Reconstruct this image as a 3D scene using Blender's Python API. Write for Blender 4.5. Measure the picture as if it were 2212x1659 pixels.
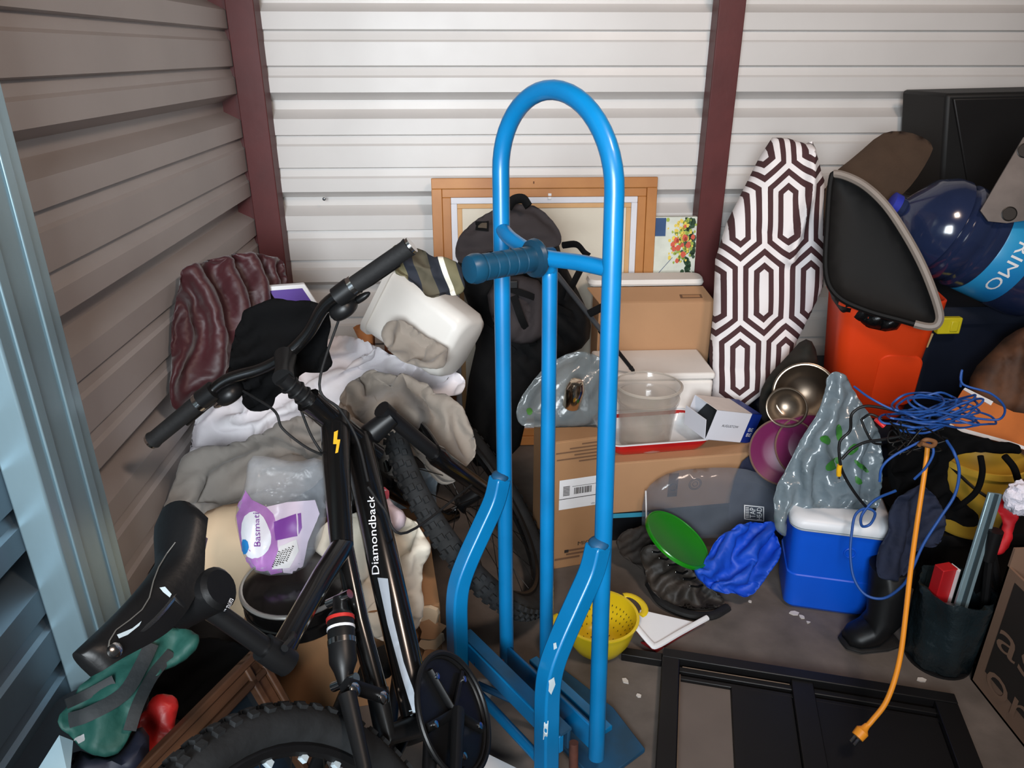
import bpy, bmesh, math, random
import numpy as np
from mathutils import Vector, Matrix, noise
from mathutils.bvhtree import BVHTree
from mathutils.geometry import delaunay_2d_cdt

for o in list(bpy.data.objects):
    bpy.data.objects.remove(o)
SC = bpy.context.scene
COL = SC.collection
RNG = random.Random(7)

# ------------------------------------------------------------------ camera
FPX, CX, CY, CAMH = 1620.0, 1106.0, 829.5, 1.40
PITCH, YAW = math.atan(714.5/1620.0), math.radians(2.5)
CF = Vector((math.sin(YAW)*math.cos(PITCH), math.cos(YAW)*math.cos(PITCH), -math.sin(PITCH)))
CR = Vector((math.cos(YAW), -math.sin(YAW), 0))
CU = CR.cross(CF)
CAM = Vector((0, 0, CAMH))
cd = bpy.data.cameras.new('camera')
cam = bpy.data.objects.new('camera', cd)
COL.objects.link(cam)
cam.matrix_world = Matrix((
    (CR.x, CU.x, -CF.x, CAM.x), (CR.y, CU.y, -CF.y, CAM.y), (CR.z, CU.z, -CF.z, CAM.z), (0, 0, 0, 1)))
cd.sensor_fit = 'HORIZONTAL'
cd.sensor_width = 36
cd.lens = 36*FPX/2212
cd.clip_start = .02
SC.camera = cam

# ------------------------------------------------------------------ light
W = bpy.data.worlds.new('world')
SC.world = W
W.use_nodes = True
W.node_tree.nodes['Background'].inputs[0].default_value = (.76, .82, .9, 1)
W.node_tree.nodes['Background'].inputs[1].default_value = .045

def area(name, loc, target, sx, sy, power, col, spread=180):
    d = bpy.data.lights.new(name, 'AREA')
    d.shape = 'RECTANGLE'
    d.size, d.size_y, d.energy, d.color = sx, sy, power, col
    d.spread = math.radians(spread)
    o = bpy.data.objects.new(name, d)
    COL.objects.link(o)
    o.location = loc
    o.rotation_euler = (Vector(target)-Vector(loc)).to_track_quat('-Z', 'Y').to_euler()
    return o

area('doorway_daylight', (-.45, -1.1, 1.6), (-.05, 2.6, .95), 1.2, 1.0, 36, (.88, .95, 1.0), 80)
area('corridor_lamp', (.95, .35, 2.6), (.5, 2.4, .6), .35, .35, 26, (1.0, .78, .64))

VS = SC.view_settings
VS.view_transform = 'Standard'
VS.look = 'None'
VS.gamma = 1
VS.use_curve_mapping = False
VS.exposure = 0.02

# ------------------------------------------------------------------ pixel helpers
def V(*a): return Vector(a if len(a) > 1 else a[0])
def ray(x, y): return CR*((x-CX)/FPX) + CU*((CY-y)/FPX) + CF
def zp(x, y, z=0.0):
    d = ray(x, y); return CAM + d*((z-CAMH)/d.z)
def yp(x, y, Y):
    d = ray(x, y); return CAM + d*(Y/d.y)
def xp(x, y, X):
    d = ray(x, y); return CAM + d*(X/d.x)
def plp(x, y, A, n):
    d = ray(x, y); return CAM + d*(((A-CAM).dot(n))/d.dot(n))
def proj(p):
    v = Vector(p)-CAM; w = v.dot(CF)
    return CX+FPX*v.dot(CR)/w, CY-FPX*v.dot(CU)/w
def hz(b, py):
    lo, hi = b.z, b.z+2
    for _ in range(40):
        m = (lo+hi)/2
        if proj((b.x, b.y, m))[1] > py: lo = m
        else: hi = m
    return lo

# ------------------------------------------------------------------ materials
def lin(c):
    return tuple(((v/255)/12.92 if v/255 <= .04045 else ((v/255+.055)/1.055)**2.4) for v in c)

class N:
    """tiny shader-node expression helper"""
    def __init__(s, nt, sock): s.nt, s.s = nt, sock
    def op(s, o, b=None, c=None):
        n = s.nt.nodes.new('ShaderNodeMath'); n.operation = o
        for i, v in enumerate((s, b, c)):
            if v is None: continue
            if isinstance(v, N): s.nt.links.new(v.s, n.inputs[i])
            else: n.inputs[i].default_value = v
        return N(s.nt, n.outputs[0])
    def __add__(s, b): return s.op('ADD', b)
    def __sub__(s, b): return s.op('SUBTRACT', b)
    def __mul__(s, b): return s.op('MULTIPLY', b)
    def __truediv__(s, b): return s.op('DIVIDE', b)
    def abs(s): return s.op('ABSOLUTE')
    def gt(s, b): return s.op('GREATER_THAN', b)
    def lt(s, b): return s.op('LESS_THAN', b)
    def max(s, b): return s.op('MAXIMUM', b)
    def min(s, b): return s.op('MINIMUM', b)
    def fmod(s, b):
        m = s.op('FLOORED_MODULO', b); return m

def mat(name, col, rough=.6, metal=0, var=.12, nscale=9, bump=0, bscale=60, bdist=.004, alpha=1,
        trans=0, coat=0, sheen=0, col2=None, stretch=(1, 1, 1), spec=.5, ior=1.45, rvar=0):
    m = bpy.data.materials.new(name)
    m.use_nodes = True
    nt = m.node_tree
    b = nt.nodes['Principled BSDF']
    c = lin(col) if max(col) > 1 else col
    b.inputs['Roughness'].default_value = rough
    b.inputs['Metallic'].default_value = metal
    b.inputs['Alpha'].default_value = alpha
    b.inputs['IOR'].default_value = ior
    b.inputs['Specular IOR Level'].default_value = spec
    b.inputs['Transmission Weight'].default_value = trans
    b.inputs['Coat Weight'].default_value = coat
    b.inputs['Coat Roughness'].default_value = .15
    b.inputs['Sheen Weight'].default_value = sheen
    tc = nt.nodes.new('ShaderNodeTexCoord')
    mp = nt.nodes.new('ShaderNodeMapping')
    mp.inputs['Scale'].default_value = stretch
    nt.links.new(tc.outputs['Object'], mp.inputs['Vector'])
    if var or col2:
        nz = nt.nodes.new('ShaderNodeTexNoise')
        nz.inputs['Scale'].default_value = nscale
        nz.inputs['Detail'].default_value = 5
        nt.links.new(mp.outputs[0], nz.inputs['Vector'])
        mx = nt.nodes.new('ShaderNodeMix'); mx.data_type = 'RGBA'
        rp = nt.nodes.new('ShaderNodeMapRange')
        rp.inputs[1].default_value = .3; rp.inputs[2].default_value = .7
        nt.links.new(nz.outputs['Fac'], rp.inputs[0])
        nt.links.new(rp.outputs[0], mx.inputs[0])
        c2 = lin(col2) if col2 else tuple(v*(1-var) for v in c)
        c1 = c if col2 else tuple(min(1, v*(1+var)) for v in c)
        mx.inputs[6].default_value = (*c1, 1)
        mx.inputs[7].default_value = (*c2, 1)
        nt.links.new(mx.outputs[2], b.inputs['Base Color'])
        if rvar:
            rr = nt.nodes.new('ShaderNodeMapRange')
            rr.inputs[3].default_value = max(0, rough-rvar); rr.inputs[4].default_value = min(1, rough+rvar)
            nt.links.new(nz.outputs['Fac'], rr.inputs[0])
            nt.links.new(rr.outputs[0], b.inputs['Roughness'])
    else:
        b.inputs['Base Color'].default_value = (*c, 1)
    if bump:
        n2 = nt.nodes.new('ShaderNodeTexNoise')
        n2.inputs['Scale'].default_value = bscale
        n2.inputs['Detail'].default_value = 4
        nt.links.new(mp.outputs[0], n2.inputs['Vector'])
        bp = nt.nodes.new('ShaderNodeBump')
        bp.inputs['Strength'].default_value = bump
        bp.inputs['Distance'].default_value = bdist
        nt.links.new(n2.outputs['Fac'], bp.inputs['Height'])
        nt.links.new(bp.outputs[0], b.inputs['Normal'])
    return m

def plastic_film(name, col, alpha, rough=.12, bscale=18, bump=.6):
    return mat(name, col, rough, alpha=alpha, var=.15, nscale=14, bump=bump, bscale=bscale, bdist=.012, spec=.8)

# ------------------------------------------------------------------ objects
def tag(o, label, cat=None, group=None, kind=None):
    if label: o['label'] = label
    if cat: o['category'] = cat
    if group: o['group'] = group
    if kind: o['kind'] = kind
    return o

def thing(name, label, cat, loc, group=None, kind=None):
    o = bpy.data.objects.new(name, None)
    o.empty_display_size = .05
    COL.objects.link(o)
    o.location = loc
    return tag(o, label, cat, group, kind)

def wloc(o):
    p = Vector(o.location)
    while o.parent:
        o = o.parent; p += Vector(o.location)
    return p

class MB:
    def __init__(s): s.v, s.f = [], []
    def add(s, vs, fs):
        k = len(s.v); s.v += [Vector(p) for p in vs]; s.f += [[i+k for i in f] for f in fs]; return s
    def box(s, c, a, b, d):
        c, a, b, d = Vector(c), Vector(a), Vector(b), Vector(d)
        if a.cross(b).dot(d) < 0: a = -a
        vs = [c+a*i+b*j+d*k for k in (-1, 1) for j in (-1, 1) for i in (-1, 1)]
        return s.add(vs, [[0, 2, 3, 1], [4, 5, 7, 6], [0, 1, 5, 4], [2, 6, 7, 3], [0, 4, 6, 2], [1, 3, 7, 5]])
    def abox(s, p0, p1):
        p0, p1 = Vector(p0), Vector(p1); h = (p1-p0)/2
        return s.box((p0+p1)/2, (h.x, 0, 0), (0, h.y, 0), (0, 0, h.z))
    def hexa(s, bot, top):
        vs = [Vector(p) for p in bot]+[Vector(p) for p in top]
        return s.add(vs, [[3, 2, 1, 0], [4, 5, 6, 7], [0, 1, 5, 4], [1, 2, 6, 5], [2, 3, 7, 6], [3, 0, 4, 7]])
    def tube(s, pts, r, n=10, closed=False, caps=True, flat=None, rot=0.0, up=None):
        pts = [Vector(p) for p in pts]; m = len(pts)
        rs = r if isinstance(r, (list, tuple)) else [r]*m
        tans = []
        for i in range(m):
            a = pts[i-1] if (i > 0 or closed) else pts[i]
            b = pts[(i+1) % m] if (i < m-1 or closed) else pts[i]
            t = (b-a); tans.append(t.normalized() if t.length > 1e-9 else Vector((0, 0, 1)))
        ref = Vector(up) if up else (Vector((0, 0, 1)) if abs(tans[0].z) < .9 else Vector((1, 0, 0)))
        nx = (ref-tans[0]*ref.dot(tans[0])).normalized()
        k0 = len(s.v)
        for i in range(m):
            nx = (nx-tans[i]*nx.dot(tans[i])).normalized()
            ny = tans[i].cross(nx)
            for j in range(n):
                a = 2*math.pi*j/n+rot
                fx, fy = (flat if flat else (1, 1))
                s.v.append(pts[i]+nx*(math.cos(a)*rs[i]*fx)+ny*(math.sin(a)*rs[i]*fy))
        for i in range(m if closed else m-1):
            for j in range(n):
                a = k0+i*n+j; b = k0+i*n+(j+1) % n
                c = k0+((i+1) % m)*n+(j+1) % n; d = k0+((i+1) % m)*n+j
                s.f.append([a, b, c, d])
        if caps and not closed:
            s.f.append([k0+j for j in range(n)][::-1])
            s.f.append([k0+(m-1)*n+j for j in range(n)])
        return s
    def lathe(s, prof, o, axis=(0, 0, 1), n=32, xdir=None, sx=1, sy=1, wob=None):
        o, ax = Vector(o), Vector(axis).normalized()
        ref = Vector(xdir) if xdir else (Vector((1, 0, 0)) if abs(ax.x) < .9 else Vector((0, 1, 0)))
        x = (ref-ax*ref.dot(ax)).normalized(); y = ax.cross(x)
        k0 = len(s.v)
        for i, (r, h) in enumerate(prof):
            for j in range(n):
                a = 2*math.pi*j/n
                rr = r*(wob(a, i) if wob else 1)
                s.v.append(o+ax*h+x*(math.cos(a)*rr*sx)+y*(math.sin(a)*rr*sy))
        for i in range(len(prof)-1):
            for j in range(n):
                s.f.append([k0+i*n+j, k0+i*n+(j+1) % n, k0+(i+1)*n+(j+1) % n, k0+(i+1)*n+j])
        if prof[0][0] > 1e-6: s.f.append([k0+j for j in range(n)][::-1])
        if prof[-1][0] > 1e-6: s.f.append([k0+(len(prof)-1)*n+j for j in range(n)])
        return s
    def torus(s, o, axis, R, r, n=48, m=10, xdir=None):
        ax = Vector(axis).normalized()
        ref = Vector(xdir) if xdir else (Vector((1, 0, 0)) if abs(ax.x) < .9 else Vector((0, 1, 0)))
        x = (ref-ax*ref.dot(ax)).normalized(); y = ax.cross(x)
        return s.tube([Vector(o)+x*math.cos(2*math.pi*k/n)*R+y*math.sin(2*math.pi*k/n)*R for k in range(n)], r, m, closed=True)
    def ell(s, c, a, b, d, n=20, m=12, e=1.0):
        c, a, b, d = Vector(c), Vector(a), Vector(b), Vector(d)
        sg = lambda v: math.copysign(abs(v)**e, v)
        k0 = len(s.v)
        for i in range(m+1):
            ph = -math.pi/2+math.pi*i/m
            for j in range(n):
                th = 2*math.pi*j/n
                s.v.append(c+a*sg(math.cos(ph))*sg(math.cos(th))+b*sg(math.cos(ph))*sg(math.sin(th))+d*sg(math.sin(ph)))
        for i in range(m):
            for j in range(n):
                s.f.append([k0+i*n+j, k0+i*n+(j+1) % n, k0+(i+1)*n+(j+1) % n, k0+(i+1)*n+j])
        return s
    def prism(s, poly, vec):
        poly = [Vector(p) for p in poly]; n = len(poly); vec = Vector(vec)
        nn = Vector((0, 0, 0))
        for i in range(n): nn += poly[i].cross(poly[(i+1) % n])
        if nn.dot(vec) < 0: poly = poly[::-1]
        return s.add(poly+[p+vec for p in poly], [list(range(n))[::-1], list(range(n, 2*n))]+[[i, (i+1) % n, n+(i+1) % n, n+i] for i in range(n)])
    def build(s, name, m, parent=None, smooth=True, bevel=0, seg=2, loc=None, angle=40, kind=None, solid=0, sub=0):
        base = wloc(parent) if parent else (Vector(loc) if loc is not None else
               Vector((sum(v.x for v in s.v)/len(s.v), sum(v.y for v in s.v)/len(s.v), min(v.z for v in s.v))))
        me = bpy.data.meshes.new(name)
        me.from_pydata([v-base for v in s.v], [], s.f)
        me.validate()
        bm = bmesh.new(); bm.from_mesh(me)
        bmesh.ops.remove_doubles(bm, verts=bm.verts, dist=1e-6)
        bmesh.ops.recalc_face_normals(bm, faces=bm.faces)
        bm.to_mesh(me); bm.free()
        if m: me.materials.append(m)
        if smooth:
            me.polygons.foreach_set('use_smooth', [True]*len(me.polygons))
            me.set_sharp_from_angle(angle=math.radians(angle))
        o = bpy.data.objects.new(name, me)
        COL.objects.link(o)
        if parent: o.parent = parent
        else: o.location = base
        if solid:
            md = o.modifiers.new('solid', 'SOLIDIFY'); md.thickness = solid; md.offset = 0
        if sub:
            md = o.modifiers.new('sub', 'SUBSURF'); md.levels = sub; md.render_levels = sub
        if bevel:
            md = o.modifiers.new('bevel', 'BEVEL'); md.width = bevel; md.segments = seg; md.limit_method = 'ANGLE'
            md.angle_limit = math.radians(40)
        if kind: o['kind'] = kind
        return o

def curve(pts, n=8, closed=False):
    """Catmull-Rom through the points"""
    P = [Vector(p) for p in pts]; m = len(P); out = []
    for i in range(m if closed else m-1):
        p0 = P[i-1] if (i > 0 or closed) else P[0]*2-P[1]
        p1, p2 = P[i], P[(i+1) % m]
        p3 = P[(i+2) % m] if (i+2 < m or closed) else P[-1]*2-P[-2]
        for k in range(n):
            t = k/n
            out.append(.5*((2*p1)+(p2-p0)*t+(2*p0-5*p1+4*p2-p3)*t*t+(3*p1-p0-3*p2+p3)*t**3))
    if not closed: out.append(P[-1])
    return out

def bvh(o):
    base = wloc(o)
    me = o.data
    return BVHTree.FromPolygons([v.co+base for v in me.vertices], [list(p.vertices) for p in me.polygons])

def hit(tree, x, y, off=.002):
    d = ray(x, y).normalized()
    h = tree.ray_cast(CAM, d)
    if h[0] is None:
        return None
    nn = h[1] if h[1].dot(d) < 0 else -h[1]
    return h[0]+nn*off

def inpoly(p, poly):
    c = False; n = len(poly)
    for i in range(n):
        a, b = poly[i], poly[i-1]
        if (a[1] > p[1]) != (b[1] > p[1]) and p[0] < (b[0]-a[0])*(p[1]-a[1])/(b[1]-a[1])+a[0]: c = not c
    return c

def trimesh2d(poly, step, jit=.25, seed=1):
    r = random.Random(seed)
    pts = []
    n = len(poly)
    for i in range(n):
        a, b = Vector(poly[i]), Vector(poly[(i+1) % n])
        k = max(1, int((b-a).length/step))
        pts += [a+(b-a)*(j/k) for j in range(k)]
    nb = len(pts)
    xs = [p[0] for p in poly]; ys = [p[1] for p in poly]
    bd = np.array([(p.x, p.y) for p in pts])
    y = min(ys); row = 0
    while y < max(ys):
        x = min(xs)+(step*.5 if row % 2 else 0)
        while x < max(xs):
            q = (x+r.uniform(-jit, jit)*step, y+r.uniform(-jit, jit)*step)
            if inpoly(q, poly) and ((bd-np.array(q))**2).sum(1).min() > (step*.55)**2:
                pts.append(Vector(q))
            x += step
        y += step*.87; row += 1
    res = delaunay_2d_cdt([Vector((p[0], p[1])) for p in pts], [], [list(range(nb))], 1, 1e-6)
    vs, fs = res[0], res[2]
    return [Vector((v.x, v.y)) for v in vs], [list(f) for f in fs], bd

def smooth_poly(poly, it=2):
    P = [Vector(p) for p in poly]
    for _ in range(it):
        Q = []
        for i in range(len(P)):
            a, b = P[i], P[(i+1) % len(P)]
            Q += [a*.75+b*.25, a*.25+b*.75]
        P = Q
    return P

def buckle(P, fs, pin, fac, iters, V2, tb, seed, ang):
    """excess cloth pinned at its outline buckles into folds"""
    E = set(); opp = {}
    for f in fs:
        for k in range(3):
            a, b, c = f[k], f[(k+1) % 3], f[(k+2) % 3]
            e = (min(a, b), max(a, b)); E.add(e); opp.setdefault(e, []).append(c)
    bend = [tuple(o) for o in opp.values() if len(o) == 2]
    I = np.array([e[0] for e in E]); J = np.array([e[1] for e in E])
    BI = np.array([e[0] for e in bend]); BJ = np.array([e[1] for e in bend])
    th = np.array([math.radians(ang)+1.1*noise.noise((x*4.2, y*4.2, seed*1.9+3)) for x, y in V2])
    def rest(a, b):
        e = V2[b]-V2[a]; t = (th[a]+th[b])/2
        al = e[:, 0]*np.cos(t)+e[:, 1]*np.sin(t); ac = -e[:, 0]*np.sin(t)+e[:, 1]*np.cos(t)
        return np.sqrt((al*1.04)**2+(ac*fac)**2)
    L0 = rest(I, J)
    LB = rest(BI, BJ)*.96
    n = len(P); P = P.copy(); P0 = P.copy()
    cnt = np.bincount(I, minlength=n)+np.bincount(J, minlength=n)
    cb = np.bincount(BI, minlength=n)+np.bincount(BJ, minlength=n)+1e-9
    free = (~pin)[:, None]
    zlim = -tb*.7-.006
    for it in range(iters):
        for (a, b, l0, cn, w, both) in ((I, J, L0, cnt, 1.5, True), (BI, BJ, LB, cb, .35, False)):
            d = P[b]-P[a]; l = np.sqrt((d**2).sum(1))+1e-9
            g = (l-l0)/l
            if not both: g = np.minimum(g, 0)
            c = d*(g*.5)[:, None]
            acc = np.stack([np.bincount(a, c[:, k], n)-np.bincount(b, c[:, k], n) for k in range(3)], 1)
            P += np.where(free, acc*(w/cn)[:, None], 0)
        P[:, 2] = np.maximum(P[:, 2], zlim)
        P[:, 2] -= np.where(pin, 0, .0004)
    return P

def puff(name, outline, A, n, T, m, parent=None, Tb=None, edge=.05, fold=(.008, 9, 3.0, 20), fold2=(.003, 30), step=.013,
         seed=1, it=1, ridges=(), clamp=None, floor=None, sag=None, wob=.0, power=.5, crumple=None):
    """soft solid: outline seen in the photograph laid on a plane at its own distance, inflated to real
    thickness on both sides, with folds as geometry"""
    n = Vector(n).normalized(); A = Vector(A)
    e1 = Vector((0, 0, 1)).cross(n); e1.normalize(); e2 = n.cross(e1)
    P = []
    for p in outline:
        w = plp(p[0], p[1], A, n)-A
        P.append((w.dot(e1), w.dot(e2)))
    P = smooth_poly(P, it)
    if wob:
        P = [p+Vector((noise.noise((p.x*14, p.y*14, seed)), noise.noise((p.x*14, p.y*14, seed+9))))*wob for p in P]
    P2 = [(p.x, p.y) for p in P]
    if crumple: step = crumple[2] if len(crumple) > 2 else .019
    vs, fs, bd = trimesh2d(P2, step, seed=seed)
    V2 = np.array([(v.x, v.y) for v in vs])
    segA = bd; segB = np.roll(bd, -1, 0)
    d = np.full(len(V2), 1e9)
    for a, b in zip(segA, segB):
        ab = b-a; L = (ab**2).sum()+1e-12
        t = np.clip(((V2-a)@ab)/L, 0, 1)
        d = np.minimum(d, np.sqrt(((V2-(a+t[:, None]*ab))**2).sum(1)))
    Tb = T if Tb is None else Tb
    amp, fs1, st, ang = fold
    fs1 *= 1.5; amp *= 1.9
    ca, sa = math.cos(math.radians(ang)), math.sin(math.radians(ang))
    rid = []
    for rd in ridges:
        pts, h, wd = rd
        q = []
        for p in pts:
            w = plp(p[0], p[1], A, n)-A; q.append(np.array((w.dot(e1), w.dot(e2))))
        rid.append((q, h, wd))
    top, bot = [], []
    H0 = []
    for i, v in enumerate(vs):
        k = min(1, d[i]/edge); pf = (1-(1-k)**2)**power
        u, w = (v.x*ca+v.y*sa), (-v.x*sa+v.y*ca)
        wp = noise.noise((v.x*3.2, v.y*3.2, seed*3.1))*.10+noise.noise((v.x*8, v.y*8, seed*2.1+4))*.028
        wq = noise.noise((v.x*3.6, v.y*3.6, seed*1.3+8))*.10+noise.noise((v.x*9, v.y*9, seed*.7+3))*.025
        ca2, sa2 = math.cos(math.radians(ang+48)), math.sin(math.radians(ang+48))
        w2 = -v.x*sa2+v.y*ca2
        s1 = abs(math.sin(math.pi*fs1*(w+wp)))**.75
        s2 = abs(math.sin(math.pi*fs1*1.35*(w2+wq)))**.75
        m1 = min(1, max(0, .5+2.2*noise.noise((v.x*4.5, v.y*4.5, seed*5.7))))
        m2 = .35+.65*min(1, max(0, .5+2.0*noise.noise((v.x*5.5+9, v.y*5.5, seed*2.9))))
        f2 = noise.noise((v.x*fold2[1], v.y*fold2[1], seed+3.3))
        dz = amp*((s1-.62)*1.7*m1*m2+(s2-.62)*1.25*(1-m1)*m2)*1.25+fold2[0]*f2+amp*.22*(abs(math.sin(math.pi*fs1*2.9*(w+wq*.8)))-.6)*m2
        for q, h, wd in rid:
            dm = 1e9
            for a, b in zip(q[:-1], q[1:]):
                ab = b-a; L = (ab**2).sum()+1e-12
                t = min(1, max(0, ((V2[i]-a)@ab)/L))
                dm = min(dm, math.hypot(*(V2[i]-(a+t*ab))))
            dz += h*math.exp(-(dm/wd)**2)
        kk = min(1, k*2.2)
        H0.append((T*pf+dz*kk, Tb*pf))
    XYZ = np.column_stack([V2, np.array([h[0] for h in H0])])
    if crumple:
        XYZ = buckle(XYZ, fs, d < 1e-5, crumple[0], crumple[1], V2, np.array([h[1] for h in H0]), seed, ang)
    for i, v in enumerate(vs):
        base = A+e1*v.x+e2*v.y
        sg = Vector(sag)*(v.x**2) if sag else Vector((0, 0, 0))
        pt = A+e1*XYZ[i, 0]+e2*XYZ[i, 1]+n*XYZ[i, 2]+sg
        pb = base+sg-n*H0[i][1]
        for q in (pt, pb):
            if clamp is not None and q.x < clamp: q.x = clamp
            if floor is not None and q.z < floor: q.z = floor
        top.append(pt); bot.append(pb)
    nb = len(top)
    onb = d < 1e-5
    mb = MB()
    mb.v = list(top)
    idx = []
    for i in range(nb):
        if onb[i]: idx.append(i)
        else:
            idx.append(len(mb.v)); mb.v.append(bot[i])
    for f in fs:
        mb.f.append(f)
        mb.f.append([idx[j] for j in f][::-1])
    return mb.build(name, m, parent, angle=180 if crumple else 75, sub=1 if crumple else 0)

def decal(name, o, poly, m, parent, step=9, off=.002, it=0, tree=None):
    tree = tree or bvh(o)
    P = [Vector(p) for p in poly]
    if it: P = smooth_poly(P, it)
    vs, fs, _ = trimesh2d([(p.x, p.y) for p in P], step)
    pts = [hit(tree, v.x, v.y, off) for v in vs]
    mb = MB(); mp = {}
    for i, p in enumerate(pts):
        if p is not None: mp[i] = len(mb.v); mb.v.append(p)
    mb.f = [[mp[i] for i in f] for f in fs if all(i in mp for i in f)]
    if not mb.f: return None
    return mb.build(name, m, parent)

def text2d(s):
    c = bpy.data.curves.new('t', 'FONT'); c.body = s; c.size = 1; c.resolution_u = 3
    o = bpy.data.objects.new('t', c); COL.objects.link(o)
    dg = bpy.context.evaluated_depsgraph_get()
    me = bpy.data.meshes.new_from_object(o.evaluated_get(dg))
    vs = [v.co.copy() for v in me.vertices]; fs = [list(p.vertices) for p in me.polygons]
    bpy.data.objects.remove(o); bpy.data.curves.remove(c); bpy.data.meshes.remove(me)
    x0 = min(v.x for v in vs); x1 = max(v.x for v in vs); y0 = min(v.y for v in vs); y1 = max(v.y for v in vs)
    return [((v.x-x0)/(x1-x0), (v.y-y0)/(y1-y0)) for v in vs], fs

def textpx(name, o, s, p0, p1, h, m, parent, off=.0035, tree=None):
    """text from pixel p0 (left baseline) to p1 (right baseline), height h px, laid on the surface"""
    tree = tree or bvh(o)
    vs, fs = text2d(s)
    a = Vector(p0); b = Vector(p1)-a; up = Vector((b.y, -b.x)).normalized()*h
    mb = MB(); ok = True
    pts = [hit(tree, *(a+b*u+up*v), off) for u, v in vs]
    good = [f for f in fs if all(pts[i] is not None for i in f)]
    if not good: return None
    fill = next(p for p in pts if p is not None)
    mb.v = [p if p is not None else fill for p in pts]; mb.f = good
    return mb.build(name, m, parent, smooth=False)

def text3(name, s, o, x, y, m, parent):
    """flat text: origin o, full width vector x, height vector y"""
    vs, fs = text2d(s)
    mb = MB(); mb.v = [Vector(o)+Vector(x)*u+Vector(y)*v for u, v in vs]; mb.f = fs
    return mb.build(name, m, parent, smooth=False)

def spot(tree_objs, x, y, off=0):
    best = None
    for t in tree_objs:
        h = hit(t, x, y, off)
        if h is not None and (best is None or (h-CAM).length < (best-CAM).length): best = h
    return best

# ------------------------------------------------------------------ structure
WY, WX = 2.75, -.79
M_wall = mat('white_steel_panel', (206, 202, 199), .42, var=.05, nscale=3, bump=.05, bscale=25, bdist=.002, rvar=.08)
M_wall_left = mat('shaded_steel_panel', (160, 152, 149), .45, var=.06, nscale=3, bump=.05, bscale=25, bdist=.002)  # weak grazing light on the side wall put into a darker base colour
M_post = mat('oxblood_paint', (84, 34, 34), .5, var=.12, nscale=12, bump=.08, bscale=40)
M_zinc = mat('galvanised_steel', (150, 176, 186), .38, metal=.55, var=.16, nscale=7, stretch=(1, 1, .25), rvar=.12)  # blue of the reflected sky light put into the base colour
M_concrete = mat('concrete', (108, 99, 93), .75, col2=(85, 78, 73), nscale=11, bump=.25, bscale=45, bdist=.003)
M_screw = mat('screw_steel', (120, 124, 128), .35, metal=.9, var=.1)

PERIOD = .331
ZA = yp(575, 200, WY).z
def profile(z0, z1):
    feats = [(0, 0), (.027, .055), (.057, .055), (.085, 0), (.137, 0), (.142, .015), (.168, .008), (.175, 0), (.247, 0), (.252, .015), (.278, .008), (.285, 0)]
    out = []
    k = int((z1-ZA)/PERIOD)+2
    for i in range(k, -12, -1):
        zt = ZA+i*PERIOD
        for s, d in feats: out.append((zt-s, d))
    return [(z, d) for z, d in out if z0 < z < z1]

def panel(name, p0, p1, out, z0, z1, m):
    """corrugated sheet from p0 to p1 (floor points), recesses pushed along 'out'"""
    pr = [(z1, 0)]+profile(z0, z1)+[(z0, 0)]
    mb = MB(); p0, p1, out = Vector(p0), Vector(p1), Vector(out)
    for z, d in pr:
        mb.v += [p0+out*d+Vector((0, 0, z)), p1+out*d+Vector((0, 0, z))]
    for z, d in pr[::-1]:
        pass
    n = len(pr)
    mb.f = [[2*i, 2*i+2, 2*i+3, 2*i+1] for i in range(n-1)]
    # back sheet gives the wall thickness
    k = len(mb.v)
    for z in (z1, z0): mb.v += [p0+out*.09+Vector((0, 0, z)), p1+out*.09+Vector((0, 0, z))]
    mb.f += [[k, k+1, k+3, k+2], [0, 1, k+1, k], [2*n-2, k+2, k+3, 2*n-1]]
    o = mb.build(name, m, smooth=False, loc=p0, kind='structure')
    return o

floor = MB().abox((-1.2, -2.2, -.12), (3.4, 3.2, 0)).build('floor', M_concrete, kind='structure', smooth=False)
tag(floor, 'worn grey brown concrete slab floor of the storage unit')
o = panel('wall_back', (WX-.06, WY, 0), (3.2, WY, 0), (0, 1, 0), 0, 2.7, M_wall)
tag(o, 'white corrugated steel back wall with horizontal ribs')
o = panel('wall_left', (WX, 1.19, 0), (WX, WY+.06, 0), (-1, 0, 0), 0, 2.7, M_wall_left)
tag(o, 'shade-darkened corrugated steel side wall with horizontal ribs')
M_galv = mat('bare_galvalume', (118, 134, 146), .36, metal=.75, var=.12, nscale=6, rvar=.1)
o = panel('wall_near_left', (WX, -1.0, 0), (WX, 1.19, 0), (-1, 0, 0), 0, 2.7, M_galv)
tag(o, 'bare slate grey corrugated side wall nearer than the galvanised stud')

def cpost(name, x0, x1, label):
    t = thing(name, label, None, ((x0+x1)/2, WY-.035, 0), kind='structure')
    MB().abox((x0, WY-.075, 0), (x1, WY-.07, 2.7)).build('face_flange', M_post, t, bevel=.003)
    MB().abox((x0, WY-.071, 0), (x0+.005, WY+.0, 2.7)).build('side_flange', M_post, t)
    MB().abox((x1-.005, WY-.071, 0), (x1, WY+.0, 2.7)).build('side_flange', M_post, t)
    return t
pa, pb = yp(497, 0, WY-.075), yp(546, 0, WY-.075)
tf = cpost('trim_1', WX+.003, pb.x, 'oxblood red steel channel post in the corner of the two walls')
MB().abox((WX-.08, WY-.055, 0), (WX+.003, WY-.05, 2.7)).build('corner_light_stop', M_post, tf)  # added strip behind the post, keeps light out of the wall grooves
qa, qb = yp(1555, 0, WY-.075), yp(1613, 0, WY-.075)
cpost('trim_2', qa.x, qb.x, 'oxblood red steel channel post on the back wall behind the patterned cloth')
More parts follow.
